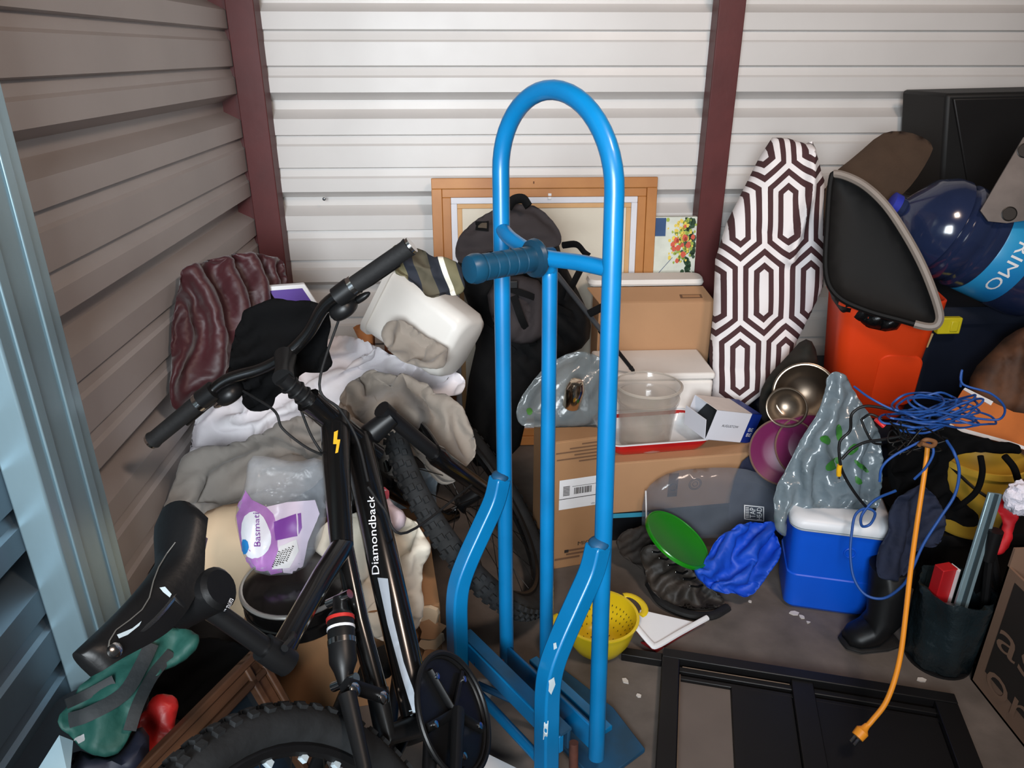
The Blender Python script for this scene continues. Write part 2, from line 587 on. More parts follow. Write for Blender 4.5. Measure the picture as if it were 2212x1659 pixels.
# galvanised stud on the left wall
g0, g1 = 1.10, 1.275
t = thing('trim_3', 'pale galvanised steel stud on the side wall', None, (WX+.03, (g0+g1)/2, 0), kind='structure')
MB().abox((WX, g0, 0), (WX+.06, g1, 2.7)).build('stud', M_zinc, t, bevel=.004)
for yy in (g0+.045, g1-.045):
    MB().abox((WX+.0595, yy-.012, 0), (WX+.064, yy+.012, 2.7)).build('stiffening_rib', M_zinc, t, bevel=.002)
MB().abox((WX, g1-.005, 0), (WX+.012, g1+.04, 2.7)).build('side_flange', M_wall_left, t)
for px, py in ((568, 241), (606, 440), (700, 430), (1545, 250)):
    p = yp(px, py, WY)
    s = MB().lathe([(.006, 0), (.006, .003), (.003, .005), (0, .005)], p+Vector((0, .002, 0)), (0, -1, 0), 10).build('trim_4', M_screw, kind='structure')

# ------------------------------------------------------------------ hand truck
M_blue = mat('blue_paint', (4, 112, 168), .36, var=.10, nscale=10, coat=.3, bump=.04, bscale=30)
M_blue_worn = mat('worn_blue_paint', (10, 84, 128), .55, col2=(30, 62, 84), nscale=8, bump=.15, bscale=30)
M_rust = mat('rusty_steel', (96, 52, 38), .8, col2=(60, 36, 30), nscale=20, bump=.4, bscale=60)
M_grip = mat('black_rubber_blue_dust', (16, 34, 46), .38, col2=(14, 66, 92), nscale=7, bump=.1, bscale=50)
M_chip_glint = mat('metal_chip_and_glint', (190, 205, 212), .5, var=.1)
LP, RP = zp(1095, 1445, .05), zp(1288, 1635, .05)
TU = Vector((-.0037, .1104, 1.0176)).normalized()
TW = (RP-LP).normalized()
TN = TU.cross(TW).normalized()
SP = (RP-LP).length
MIDP = (LP+RP)/2
def tk(u, w, n=0.0): return LP+TU*u+TW*w+TN*n
truck = thing('hand_truck', 'bright blue steel hand truck with tall looped handle standing upright', 'hand truck', (MIDP.x, MIDP.y, 0))
pts = [tk(0, 0), tk(.3, 0), tk(.7, 0), tk(1.03, 0)]
U0, RISE = 1.148, .152
for k in range(0, 25):
    a = math.pi*k/24
    pts.append(tk(U0+RISE*math.sin(a), SP/2-SP/2*math.cos(a)))
pts += [tk(1.03, SP), tk(.7, SP), tk(.3, SP), tk(0, SP)]
hoop = MB().tube(pts, .0168, 18).build('looped_frame_tube', M_blue, truck, angle=60)
cb = curve([tk(1.039, 0), tk(1.029, SP*.2, -.02), tk(1.018, SP*.5, -.03), tk(1.023, SP*.8, -.015), tk(1.023, SP)], 6)
MB().tube(cb, .0145, 14).build('crossbar', M_blue, truck, angle=60)
ct = curve([tk(1.013, SP*.5, -.028), tk(.993, SP*.49, -.006), tk(.94, SP*.48, 0), tk(.5, SP*.47, 0), tk(.0, SP*.47, 0)], 6)
MB().tube(ct, .0148, 14).build('centre_tube', M_blue, truck, angle=60)
ga, gb = tk(1.015, SP*.5, -.035), tk(1.008, SP*.49, -.185)
gd = (gb-ga).normalized()
MB().tube([tk(1.015, SP*.5, 0), ga], .017, 14).build('grip_socket', M_blue_worn, truck)
gl = (gb-ga).length
prof = [(.034, 0), (.036, .004), (.034, .012), (.024, .016)]
for k in range(5):
    b0 = .02+k*(gl-.045)/5; b1 = b0+(gl-.045)/5
    prof += [(.0235, b0), (.0235, b1-.005), (.0222, b1-.004), (.0222, b1-.001)]
prof += [(.0255, gl-.024), (.0265, gl-.012), (.0235, gl-.002), (.012, gl), (0, gl)]
MB().lathe(prof, ga, gd, 22).build('rubber_grip', M_grip, truck, angle=35)
for w0, nm in ((0, 'L'), (SP, 'R')):
    side = 0
    P = curve([tk(.505, w0, -.012), tk(.455, w0, -.028), tk(.40, w0, -.062), tk(.34, w0, -.10), tk(.29, w0, -.125), tk(.24, w0, -.135), tk(.16, w0, -.137), tk(-.045, w0, -.137)], 6)
    brk = MB().tube(P, .0262, 4, rot=math.pi/4, up=TN).build('wheel_bracket', M_blue, truck, bevel=.004)
    MB().ell(tk(.508, w0, -.012), TW*.02, TN*.02, TU*.012, 12, 8).build('weld', M_blue_worn, truck)
# axle bars
MB().box(tk(.115, SP*.5, -.115), TW*(SP*.56), TN*.006, TU*.02).build('axle_guard_bar', M_blue, truck, bevel=.002)
MB().box(tk(.137, SP*.5, -.103), TW*(SP*.56), TN*.014, TU*.003).build('axle_guard_lip', M_blue_worn, truck)
MB().tube([tk(.03, -.03, -.12), tk(.03, SP+.02, -.12)], .011, 10).build('axle_tube', M_blue, truck)
MB().tube([tk(.05, SP*.15, -.118), tk(.005, SP*.6, -.01)], .008, 8).build('strut', M_blue_worn, truck)
MB().tube([tk(.12, SP*.42, -.112), tk(.01, SP*.22, -.03)], .008, 8).build('strut', M_blue, truck)
MB().tube([tk(.10, SP*.85, -.10), tk(.01, SP*.7, .0)], .009, 8).build('strut', M_blue, truck)
MB().box(tk(.045, SP*.5, -.005), TW*(SP*.5), TN*.004, TU*.03).build('base_rail', M_blue, truck, bevel=.002)
MB().box(tk(.055, SP*.5, -.055), TW*(SP*.42), TN*.004, TU*.022).build('base_rail', M_blue_worn, truck, bevel=.002)
npp = [tk(0, -.02, -.02), tk(0, .03, .13), tk(0, SP*.7, .145), tk(0, SP+.03, .12), tk(0, SP+.03, -.02)]
MB().prism([Vector((p.x, p.y, .004)) for p in npp], (0, 0, .012)).build('nose_plate', M_blue_worn, truck, bevel=.002)
MB().box(tk(.015, SP*.5, .06)*1.0, TW*(SP*.42), TN*.012, TU*.006).build('nose_plate_rib', M_blue, truck, bevel=.002)
MB().tube([tk(.12, SP*.3, -.08), tk(.10, SP*.12, -.115)], .0085, 10).build('rusty_bolt', M_rust, truck)
MB().tube([tk(.075, SP*1.0, -.065), tk(-.01, SP*1.02, -.07)], .0095, 12).build('rusty_bolt', M_rust, truck)
bt_ = bvh(brk)
for P in ([(1186, 1470), (1196, 1462), (1199, 1478), (1190, 1500), (1184, 1492)], [(1176, 1560), (1184, 1556), (1182, 1590), (1174, 1598)], [(1196, 1390), (1202, 1388), (1204, 1400), (1197, 1404)]):
    decal('paint_chip', brk, P, M_chip_glint, brk, 6, .001, tree=bt_)

# ------------------------------------------------------------------ mountain bike
M_bk = mat('black_gloss_paint', (13, 12, 12), .22, var=.1, coat=.6)
M_bkm = mat('black_satin_metal', (18, 18, 19), .42, var=.15, nscale=20, rvar=.1)
M_rub = mat('black_rubber', (19, 19, 20), .72, var=.2, nscale=25, bump=.2, bscale=120)
M_tire = mat('dusty_tire_rubber', (34, 36, 38), .82, col2=(17, 18, 19), nscale=18, bump=.2, bscale=90)
M_chrome = mat('chrome', (200, 198, 196), .18, metal=1, var=.1)
M_spoke = mat('dark_spoke', (44, 42, 40), .4, metal=.7, var=.1)
M_white = mat('white_print', (232, 232, 236), .5, var=.03)
M_silv = mat('highlight_silver', (178, 186, 196), .3, metal=.4, var=.05)
M_yel = mat('yellow_print', (226, 170, 40), .5, var=.05)
M_red = mat('red_print', (190, 45, 40), .45, var=.08)
M_vinyl = mat('black_vinyl', (16, 16, 17), .42, spec=.35, var=.2, nscale=15, bump=.15, bscale=120, bdist=.002)
BS = 1.06
rv = Vector((-.444, -.437, 1.35))
BR = Matrix.Rotation(rv.length, 3, rv.normalized())
BT = Vector((-.119, 1.015, .272))
bh, bl_, bu = BR@Vector((1, 0, 0)), BR@Vector((0, 1, 0)), BR@Vector((0, 0, 1))
def B(x, y, z): return BT+BR@(Vector((x, y, z))*BS)
HB, HT = Vector((.40, 0, .36)), Vector((.355, 0, .50))
SAX = (HT-HB).normalized()
SROT = Matrix.Rotation(.177, 3, SAX)
def S(x, y, z): return BT+BR@((HB+SROT@(Vector((x, y, z))-HB))*BS)
def bpx(px, py, off=0.0): return plp(px, py, BT+bl_*off, bl_)
def r_(v): return v*BS
bike = thing('mountain_bike', 'black full-suspension mountain bike leaning left into the pile of clothes', 'bicycle', (BT.x, BT.y, 0))
def bt(name, pts, r, m=M_bk, n=14, **k): return MB().tube(pts, r if isinstance(r, list) else r, n).build(name, m, bike, angle=60, **k)
frame_h = bt('head_tube', [B(.408, 0, .335), B(.40, 0, .36), B(.355, 0, .50), B(.348, 0, .52)], [r_(.027), r_(.025), r_(.025), r_(.027)])
TT = bt('top_tube', [B(.385, 0, .455), B(.27, 0, .388), B(.146, 0, .307)], [r_(.03), r_(.026), r_(.021)])
DT = bt('down_tube', [B(.405, 0, .385), B(.37, 0, .365), B(.2, 0, .205), B(.005, 0, .02)], [r_(.027), r_(.031), r_(.031), r_(.028)], n=20)
bt('seat_mast', [B(.15, 0, .305), B(.05, 0, .312), B(-.06, 0, .315), B(-.122, 0, .315)], [r_(.02), r_(.019), r_(.018), r_(.019)])
bt('strut_tube', [B(.145, 0, .30), bpx(775, 1340), bpx(815, 1490)], [r_(.017), r_(.017), r_(.017)])
bt('seat_tube', [bpx(815, 1490), bpx(832, 1590), B(0, 0, .0)], [r_(.019), r_(.019), r_(.02)], M_bkm)
MB().tube([B(0, .04, 0), B(0, -.045, 0)], r_(.026), 18).build('bottom_bracket', M_bkm, bike)
# decals and painted highlights
TB, DB = bvh(TT), bvh(DT)
decal('lightning_bolt_decal', TT, [(722, 934), (730, 930), (728, 950), (735, 950), (730, 978), (724, 980), (727, 960), (720, 960)], M_yel, TT, 5, .0012)
decal('painted_silver_highlight', DT, [(816, 1248), (838, 1250), (848, 1330), (872, 1430), (893, 1490), (908, 1556), (897, 1556), (868, 1460), (838, 1350)], M_silv, DT, 8, .0012)  # specular streak along the tube put in as pale colour
textpx('lettering', DT, 'Diamondback', (820, 1240), (808, 1070), 15, M_white, DT, .0015)
decal('painted_white_highlight', DT, [(884, 1535), (908, 1532), (912, 1552), (888, 1556)], M_chip_glint, DT, 8, .0014)  # lower end of the same tube highlight, painted pale
# wheels
def wheel(nm, P, cx, cz, knob_seed):
    w = MB()
    c = P(cx, 0, cz)
    ax = (P(cx, .1, cz)-P(cx, -.1, cz)).normalized()
    x = (P(cx+.1, 0, cz)-c).normalized(); z = x.cross(ax)*-1
    z = ax.cross(x)
    root = MB().torus(c, ax, r_(.309), r_(.0265), 64, 12, x).build(nm, M_tire, bike, angle=80)
    k = MB(); rr = random.Random(knob_seed)
    for i in range(68):
        a = 2*math.pi*i/68
        rad = x*math.cos(a)+z*math.sin(a); tg = ax.cross(rad)
        for j, (oy, tilt) in enumerate(((-.019, .75), (-.007, .25), (.007, -.25), (.019, -.75))):
            aa = a+(.023 if j in (1, 2) else 0)
            rad2 = x*math.cos(aa)+z*math.sin(aa); tg = ax.cross(rad2)
            nn = (rad2*math.cos(tilt)-ax*math.sin(tilt)).normalized()
            cc = c+rad2*r_(.309)+nn*r_(.0275)
            bb = nn.cross(tg)
            k.box(cc, tg*r_(.0065), bb*r_(.005), nn*r_(.004))
    k.build('tread_knobs', M_tire, root, smooth=False, kind='stuff')
    MB().torus(c, ax, r_(.279), r_(.011), 56, 8, x).build('rim', M_bkm, root)
    MB().tube([c-ax*r_(.04), c-ax*r_(.03), c+ax*r_(.03), c+ax*r_(.04)], [r_(.026), r_(.016), r_(.016), r_(.026)], 16).build('hub', M_bkm, root)
    sp = MB()
    for i in range(28):
        a = 2*math.pi*i/28; sd = 1 if i % 2 else -1
        b = a+(.5 if (i//2) % 2 else -.5)
        sp.tube([c+ax*(sd*r_(.033))+(x*math.cos(b)+z*math.sin(b))*r_(.022), c+(x*math.cos(a)+z*math.sin(a))*r_(.275)], r_(.0011), 5)
    sp.build('spokes', M_spoke, root, kind='stuff')
    return root
wheel('front_wheel', S, .692, .014, 1)
wheel('rear_wheel', B, -.432, .057, 2)
for (cx, cz) in ((-.432, .057),):
    for i in range(9):
        a = math.radians(20+i*14)
        p = B(cx+.266*math.cos(a), 0, cz+.266*math.sin(a))
        MB().box(p, bh*.005, bl_*.004, bu*.006).build('spoke_reflector', M_chip_glint, bike)
# fork
for sy in (-1, 1):
    y = .066*sy
    MB().tube([S(.45, y, .375), S(.52, y, .20)], r_(.0165), 14).build('fork_stanchion', M_bkm, bike)
    MB().tube([S(.505, y, .235), S(.512, y, .222), S(.52, y, .20), S(.61, y, .045), S(.68, y, .005)], [r_(.021), r_(.0245), r_(.022), r_(.019), r_(.018)], 14).build('fork_lower', M_bk, bike, angle=60)
    MB().tube([S(.45, y, .375), S(.44, y, .40)], [r_(.019), r_(.019)], 14).build('fork_cap', M_bkm, bike)
MB().tube([S(.445, -.07, .372), S(.42, 0, .372), S(.445, .07, .372)], [r_(.02), r_(.026), r_(.02)], 12).build('fork_crown', M_bkm, bike)
MB().tube(curve([S(.525, -.066, .215), S(.58, -.055, .275), S(.60, -.03, .325), S(.605, 0, .345), S(.60, .03, .325), S(.58, .055, .275), S(.525, .066, .215)], 5), r_(.013), 10).build('fork_arch', M_bk, bike)
MB().tube([S(.692, -.085, .014), S(.692, .085, .014)], r_(.007), 10).build('front_axle', M_chrome, bike)
# rear triangle, shock, links
for sy in (-1, 1):
    y = .055*sy
    bt('chain_stay', [B(-.02, .03*sy, .01), B(-.12, y, .012), B(-.432, y*1.2, .057)], [r_(.013), r_(.012), r_(.01)], M_bkm, 10)
    bt('seat_stay', [bpx(750, 1500, .04*sy), B(-.2, y, .14), B(-.432, y*1.2, .057)], [r_(.014), r_(.011), r_(.009)], M_bkm, 10)
    MB().tube([bpx(745, 1478, .03*sy), bpx(830, 1505, .03*sy)], r_(.012), 10, flat=(1, .6)).build('rocker_link', M_bkm, bike)
    for q in ((765, 1490), (827, 1508)):
        MB().lathe([(r_(.011), 0), (r_(.011), .004), (r_(.007), .007), (0, .008)], bpx(*q, .036*sy), bl_*sy, 14).build('pivot_bolt', M_chrome, bike)
sh0, sh1 = bpx(732, 1290), bpx(745, 1480)
sd = (sh1-sh0)
def sh(t): return sh0+sd*t
shb = MB().tube([sh(0), sh(.16), sh(.2), sh(.24), sh(.75), sh(.85), sh(1)], [r_(.01), r_(.012), r_(.019), r_(.0225), r_(.0225), r_(.016), r_(.01)], 18).build('shock_body', M_bkm, bike, angle=50)
MB().tube([sh(.245), sh(.285)], r_(.0235), 18).build('shock_ring', M_red, shb)
MB().tube([sh(.50), sh(.56)], r_(.0233), 18).build('shock_band', M_chrome, shb)
MB().tube([sh(.36), sh(.39)], r_(.0231), 18).build('shock_band', M_white, shb)
for t_ in (0.02, .97):
    MB().tube([sh(t_)-bl_*.026, sh(t_)+bl_*.026], r_(.008), 12).build('shock_bolt', M_chrome, bike)
# crank, chainrings
cring = MB().lathe([(r_(.092), -.003), (r_(.095), 0), (r_(.092), .003)], B(0, -.058, 0), bl_, 48).build('chainring', M_bkm, bike)
MB().torus(B(0, -.062, 0), bl_, r_(.096), r_(.004), 60, 8).build('chain', M_spoke, bike)
MB().lathe([(r_(.083), -.002), (r_(.083), .002)], B(0, -.05, 0), bl_, 40).build('chainring', M_spoke, bike)
MB().torus(B(0, -.068, 0), bl_, r_(.101), r_(.0045), 60, 8).build('chain_guard', M_bkm, bike)
for i in range(5):
    a = 2*math.pi*i/5
    MB().tube([B(0, -.066, 0), B(.085*math.cos(a), -.064, .085*math.sin(a))], r_(.01), 8, flat=(1, .5)).build('spider_arm', M_bkm, cring)
    MB().lathe([(r_(.006), 0), (r_(.006), .003), (0, .004)], B(.07*math.cos(a), -.071, .07*math.sin(a)), -bl_, 10).build('ring_bolt', M_chrome, cring)
def crank(sy, dx, dz):
    MB().tube([B(0, .075*sy, 0), B(dx, .085*sy, dz)], [r_(.017), r_(.012)], 10, flat=(1, .7)).build('crank_arm', M_bkm, bike)
    p = B(dx, .14*sy, dz)
    MB().box(p, bh*.045, bl_*.045, bu*.011).build('pedal', M_rub, bike, bevel=.006)
    MB().tube([B(dx, .085*sy, dz), p], r_(.008), 8).build('pedal_axle', M_chrome, bike)
crank(-1, -.166, -.03); crank(1, .166, .03)
# seat post and saddle
MB().tube([B(-.118, 0, .295), B(-.122, 0, .315), B(-.13, 0, .345)], [r_(.02), r_(.022), r_(.02)], 16).build('seat_clamp', M_bkm, bike)
MB().tube([B(-.124, 0, .32), B(-.15, 0, .45)], r_(.0145), 16).build('seat_post', M_bkm, bike)
MB().tube([B(-.09, -.015, .32), B(-.112, -.028, .325), B(-.132, -.03, .33)], r_(.006), 8).build('quick_release_lever', M_bkm, bike)
hd = MB().tube([B(-.152, -.046, .468), B(-.152, -.04, .468), B(-.152, .034, .468), B(-.152, .04, .468)], [r_(.024), r_(.03), r_(.03), r_(.024)], 20).build('suspension_head', M_vinyl, bike)
textpx('lettering', hd, 'mmmum', (484, 1332), (503, 1296), 8, M_white, hd, .0015)
MB().box(B(-.172, 0, .495), bh*.03, bl_*.026, bu*.014).build('saddle_clamp', M_bkm, bike, bevel=.004)
for sy in (-1, 1):
    MB().tube(curve([B(-.29, .012*sy, .52), B(-.235, .020*sy, .505), B(-.135, .020*sy, .505), B(-.095, .024*sy, .52)], 5), r_(.004), 8).build('saddle_rail', M_chrome, bike)
# saddle shell: cross sections from nose (near camera) to tail
sec = []
NS, NC = 22, 14
for i in range(NS):
    t_ = i/(NS-1)
    x = -.322+.245*t_
    hw = .021+.002*t_ if t_ < .45 else .022+.03*(((t_-.45)/.55)**1.2)
    hw *= math.sin(min(1, (t_+.02)/.10)*math.pi/2)**.6
    if t_ > .93: hw *= math.cos((t_-.93)/.07*math.pi/2*.55)
    top = .545-.010*math.sin(t_*math.pi)+.034*max(0, t_-.72)/.28
    skirt = .030+.026*math.sin(math.pi*min(1, t_*1.1))**1.5
    row = []
    for j in range(NC):
        a = math.pi*j/(NC-1)
        yy = hw*math.cos(a); dz = -skirt*(1-max(0, math.sin(a))**.55)
        row.append(B(x, yy, top+dz+.006*math.sin(a)))
    sec.append(row)
mb = MB()
for r0 in sec: mb.v += r0
for i in range(NS-1):
    for j in range(NC-1):
        mb.f.append([i*NC+j, i*NC+j+1, (i+1)*NC+j+1, (i+1)*NC+j])
    mb.f.append([i*NC+NC-1, i*NC, (i+1)*NC, (i+1)*NC+NC-1])
mb.f += [list(range(NC)), list(range((NS-1)*NC, NS*NC))[::-1]]
sad = mb.build('saddle', M_vinyl, bike, angle=70)
for sy in (-1, 1):
    MB().lathe([(r_(.0085), -.003), (r_(.0085), .002), (r_(.005), .0045), (0, .005)], B(-.302, .0225*sy, .522), bl_*sy, 16).build('saddle_rivet', M_chrome, sad)
sb = bvh(sad)
def stitch(pxs):
    P = [hit(sb, *q, .0012) for q in pxs]
    P = [p for p in P if p]
    if len(P) > 2: MB().tube(P, .0009, 5).build('stitching', mat('grey_thread', (96, 94, 90), .8, var=0), sad)
stitch([(x_, y_) for x_, y_ in ((232, 1408), (236, 1385), (250, 1362), (280, 1340), (306, 1318), (322, 1292), (332, 1256), (344, 1226), (362, 1196), (380, 1172))])
decal('scuff', sad, [(252, 1372), (285, 1358), (305, 1342), (300, 1352), (275, 1372), (256, 1380)], M_chip_glint, sad, 8, .001)
decal('scuff', sad, [(344, 1270), (356, 1268), (370, 1284), (366, 1291), (352, 1280)], M_chip_glint, sad, 6, .001)
# handlebar, stem
MB().tube([B(.352, 0, .508), B(.328, 0, .585)], r_(.0165), 16).build('headset_spacers', M_bkm, bike)
for k in range(4):
    t_ = k/3
    MB().torus(B(.350-.018*t_, 0, .518+.048*t_), BR@SAX, r_(.0175), r_(.003), 24, 6).build('spacer_ring', M_bkm, bike)
MB().tube([S(.33, 0, .583), S(.36, 0, .592), S(.405, 0, .607)], [r_(.021), r_(.017), r_(.022)], 14).build('stem', M_bkm, bike)
bar = [S(.395, -.325, .632), S(.40, -.2, .636), S(.408, -.13, .638), S(.412, -.06, .614), S(.41, 0, .607), S(.412, .06, .614), S(.408, .13, .638), S(.40, .2, .636), S(.395, .325, .632)]
MB().tube(curve(bar, 6), r_(.0125), 14).build('handlebar', M_bk, bike)
for sy in (-1, 1):
    hg = MB().tube([S(.400, .205*sy, .636), S(.395, .325*sy, .632), S(.395, .333*sy, .632)], [r_(.0175), r_(.0168), r_(.0185)], 18).build('handlebar_grip', M_rub, bike)
    MB().tube([S(.401, .196*sy, .636), S(.4005, .206*sy, .636)], r_(.0198), 18).build('grip_collar', M_chrome, hg)
    MB().tube([S(.395, .334*sy, .632), S(.395, .340*sy, .632)], r_(.0165), 16).build('grip_end_cap', M_chrome, hg)
    MB().tube([S(.401, .160*sy, .637), S(.4008, .195*sy, .637)], r_(.0205), 16).build('lever_clamp', M_bkm, bike)
    MB().tube(curve([S(.415, .165*sy, .632), S(.448, .185*sy, .622), S(.452, .23*sy, .616), S(.446, .285*sy, .614)], 5), [r_(.01)]*5+[r_(.007)]*5+[r_(.006)]*6, 10).build('brake_lever', M_bkm, bike)
    MB().ell(S(.42, .15*sy, .612), bh*.032, bl_*.03, bu*.02, 16, 10, .8).build('shifter_pod', M_bkm, bike)
    MB().ell(S(.435, .185*sy, .606), bh*.010, bl_*.026, bu*.008, 12, 8).build('shifter_lever', M_chrome if sy > 0 else M_bkm, bike)
# cables
def cable(pl, r=.0028): MB().tube(curve(pl, 7), r, 7).build('cable', M_rub, bike)
cable([S(.44, .14, .61), bpx(590, 885, .05), bpx(610, 925, .05), bpx(660, 965, .04), bpx(702, 985, .03)])
cable([S(.43, .02, .61), bpx(648, 880, .04), bpx(672, 940, .04), bpx(700, 985, .035)])
cable([S(.44, -.14, .61), bpx(690, 830, -.04), bpx(735, 885, -.04), bpx(772, 950, -.03), bpx(795, 1040, -.03)])
cable([bpx(795, 1052, -.035), bpx(830, 1100, -.05), bpx(880, 1150, -.06), S(.58, -.07, .09)])
cable([bpx(735, 1150, .025), bpx(752, 1230, .028), bpx(770, 1290, .026)])

# ------------------------------------------------------------------ shared builders
def rring(hx, hy, r, k=6):
    r = min(r, hx*.999, hy*.999); out = []
    for cx_, cy_, a0 in ((hx-r, hy-r, 0), (-hx+r, hy-r, 90), (-hx+r, -hy+r, 180), (hx-r, -hy+r, 270)):
        for i in range(k+1):
            a = math.radians(a0+90*i/k); out.append((cx_+r*math.cos(a), cy_+r*math.sin(a)))
    return out
def loft(mb, rings, c, x=(1, 0, 0), z=(0, 0, 1), cap0=True, cap1=True):
    """rings: (half x, half y, corner radius, height)"""
    x = Vector(x).normalized(); z = Vector(z).normalized(); y = z.cross(x).normalized(); x = y.cross(z)
    k0 = len(mb.v); n = None
    for hx, hy, r, h in rings:
        P = rring(hx, hy, r); n = len(P)
        mb.v += [Vector(c)+x*a+y*b+z*h for a, b in P]
    for i in range(len(rings)-1):
        for j in range(n):
            mb.f.append([k0+i*n+j, k0+i*n+(j+1) % n, k0+(i+1)*n+(j+1) % n, k0+(i+1)*n+j])
    if cap0: mb.f.append([k0+j for j in range(n)][::-1])
    if cap1: mb.f.append([k0+(len(rings)-1)*n+j for j in range(n)])
    return mb
def cordpx(name, pts, r, m, parent=None, n=8, res=7):
    return MB().tube(curve([yp(*p) if len(p) == 3 else p[0] for p in pts], res), r, n).build(name, m, parent, angle=80)

class CB:
    """upright box whose front edge is seen at two pixels on height z0"""
    def __init__(s, name, label, cat, bl, br, top, depth, z0, m, bevel=.003, flaps=True, part='body', h=None, group=None):
        b0, b1 = zp(*bl, z0), zp(*br, z0)
        s.ex = (b1-b0); s.w = s.ex.length; s.ex.normalize()
        s.ey = Vector((-s.ex.y, s.ex.x, 0))
        if s.ey.y < 0: s.ey = -s.ey
        s.h = h if h else hz(b0, top)-z0
        s.b0 = b0; s.d = depth; s.z0 = z0
        c = b0+s.ex*s.w/2+s.ey*depth/2
        s.t = thing(name, label, cat, c, group)
        up = Vector((0, 0, 1))
        s.body = MB().box(c+up*(s.h/2), s.ex*s.w/2, s.ey*depth/2, up*s.h/2).build(part, m, s.t, bevel=bevel, smooth=False)
        if flaps:
            for k in (0, 1):
                cc = c+up*(s.h+.0015)+s.ey*(depth*(.25 if k else -.25))
                MB().box(cc, s.ex*(s.w/2-.001), s.ey*(depth/4-.0015), up*.0015).build('flap', m, s.t)
    def p(s, u, v, n=0.0):
        return s.b0+s.ex*(s.w*u)+Vector((0, 0, s.h*v))-s.ey*n
    def rect(s, name, u0, v0, u1, v1, m, n=.0015, parent=None):
        return MB().add([s.p(u0, v0, n), s.p(u1, v0, n), s.p(u1, v1, n), s.p(u0, v1, n)], [[0, 1, 2, 3]]).build(name, m, parent or s.t, smooth=False)
    def text(s, txt, u0, v0, u1, hv, m, n=.0022):
        return text3('lettering', txt, s.p(u0, v0, n), s.ex*(s.w*(u1-u0)), Vector((0, 0, s.h*hv)), m, s.t)

def shove(o, inside):
    """soft things give way: vertices that would sit inside something solid are laid on its surface"""
    base = wloc(o)
    for v in o.data.vertices:
        q = inside(v.co+base)
        if q is not None: v.co = q-base
    o.data.update()
def box_shove(b, m=.003, grow=.12):
    def f(p):
        r = p-b.b0; u, d, z = r.dot(b.ex), r.dot(b.ey), p.z-b.z0
        if not (0 < u < b.w and 0 < d < b.d and 0 < z < b.h+m): return None
        front, top, right = d, b.h+m-z, b.w-u
        k = min(front, top, right)
        if k == top: return Vector((p.x, p.y, b.z0+b.h+m))
        if k == front: return p-b.ey*(d+m+grow*max(0, .06-d))
        return p+b.ex*(b.w-u+m)
    return f
def drape(o, pts, clear, inner=.036, outer=.085):
    """lift a cloth over a bar: near the points it lies on their near side"""
    base = wloc(o)
    P = np.array([tuple(p-CAM) for p in pts]); D = np.sqrt((P**2).sum(1))
    for v in o.data.vertices:
        w = np.array(tuple(v.co+base-CAM)); L = math.sqrt((w**2).sum()); dr = w/L
        t_ = P@dr; lat = np.sqrt(np.maximum(0, (P**2).sum(1)-t_**2))
        k = np.clip((outer-lat)/(outer-inner), 0, 1); k = k*k*(3-2*k)
        tgt = t_-clear
        new = np.where(tgt < L, L+(tgt-L)*k, L).min()
        if new < L-1e-6: v.co = Vector(tuple(dr*new))+CAM-base
    o.data.update()
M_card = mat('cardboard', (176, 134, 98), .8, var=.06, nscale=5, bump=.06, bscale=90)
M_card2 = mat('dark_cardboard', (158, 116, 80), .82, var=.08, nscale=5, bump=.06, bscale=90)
M_ink = mat('black_ink', (40, 34, 30), .7, var=.05)
M_ink2 = mat('faded_ink', (108, 78, 56), .8, var=.1)
M_paper = mat('white_paper', (226, 226, 228), .6, var=.03)
M_foam = mat('white_foam', (226, 220, 214), .7, var=.03, bump=.05, bscale=120)
M_greyc = mat('grey_cotton', (128, 122, 116), .9, var=.08, nscale=12, bump=.12, bscale=160, bdist=.002, sheen=.2)
M_greyc2 = mat('warm_grey_cotton', (134, 124, 114), .9, var=.08, nscale=12, bump=.12, bscale=160, bdist=.002, sheen=.2)
M_whitec = mat('white_cotton', (232, 228, 232), .85, var=.03, bump=.1, bscale=140, bdist=.002, sheen=.2)
M_cream = mat('cream_cotton', (226, 218, 202), .85, var=.08, nscale=7, bump=.12, bscale=120, bdist=.002)
M_black = mat('black_cloth', (11, 11, 12), .95, spec=.12, var=.2, bump=.15, bscale=130, bdist=.002)
M_maroon = mat('maroon_satin', (56, 13, 20), .5, var=.25, nscale=8, bump=.1, bscale=60, sheen=.3)
M_tan = mat('tan_canvas', (206, 182, 152), .8, var=.04, nscale=6, bump=.06, bscale=60)
M_tbag = mat('black_trash_bag', (12, 13, 14), .35, var=.2, bump=.5, bscale=22, bdist=.01)

# ------------------------------------------------------------------ pile on the left
box = CB('cardboard_box', 'torn brown cardboard box under the heap of clothes behind the bike', 'box', (560, 1560), (960, 1500), 0, .40, 0, M_card2, h=.27)
rj = random.Random(4)
for k in range(5):
    p = box.p(.95, .92-.15*k, .002)
    P = [p+box.ex*(.03*math.cos(a)*rj.uniform(.5, 1.3))+Vector((0, 0, .03*math.sin(a)*rj.uniform(.5, 1.3))) for a in [i*.785 for i in range(8)]]
    MB().prism(P, -box.ey*(.004+.004*rj.random())-box.ex*.006).build('torn_layer', M_card if k % 2 else M_tan, box.t, smooth=False)
tb = MB()
tb.ell((-.45, 2.09, .205), (.32, 0, 0), (0, .31, 0), (0, 0, .205), 40, 26, .85)
tb.v = [v+Vector((noise.noise(v*7), noise.noise(v*7+Vector((9, 0, 0))), noise.noise(v*7+Vector((0, 9, 0)))*.6))*.02 for v in tb.v]
tb.v = [Vector((max(v.x, WX+.01), v.y, max(v.z, .001))) for v in tb.v]
tag(tb.build('trash_bag', M_tbag, angle=80), 'full black trash bag buried under the white and grey sheets', 'bag')

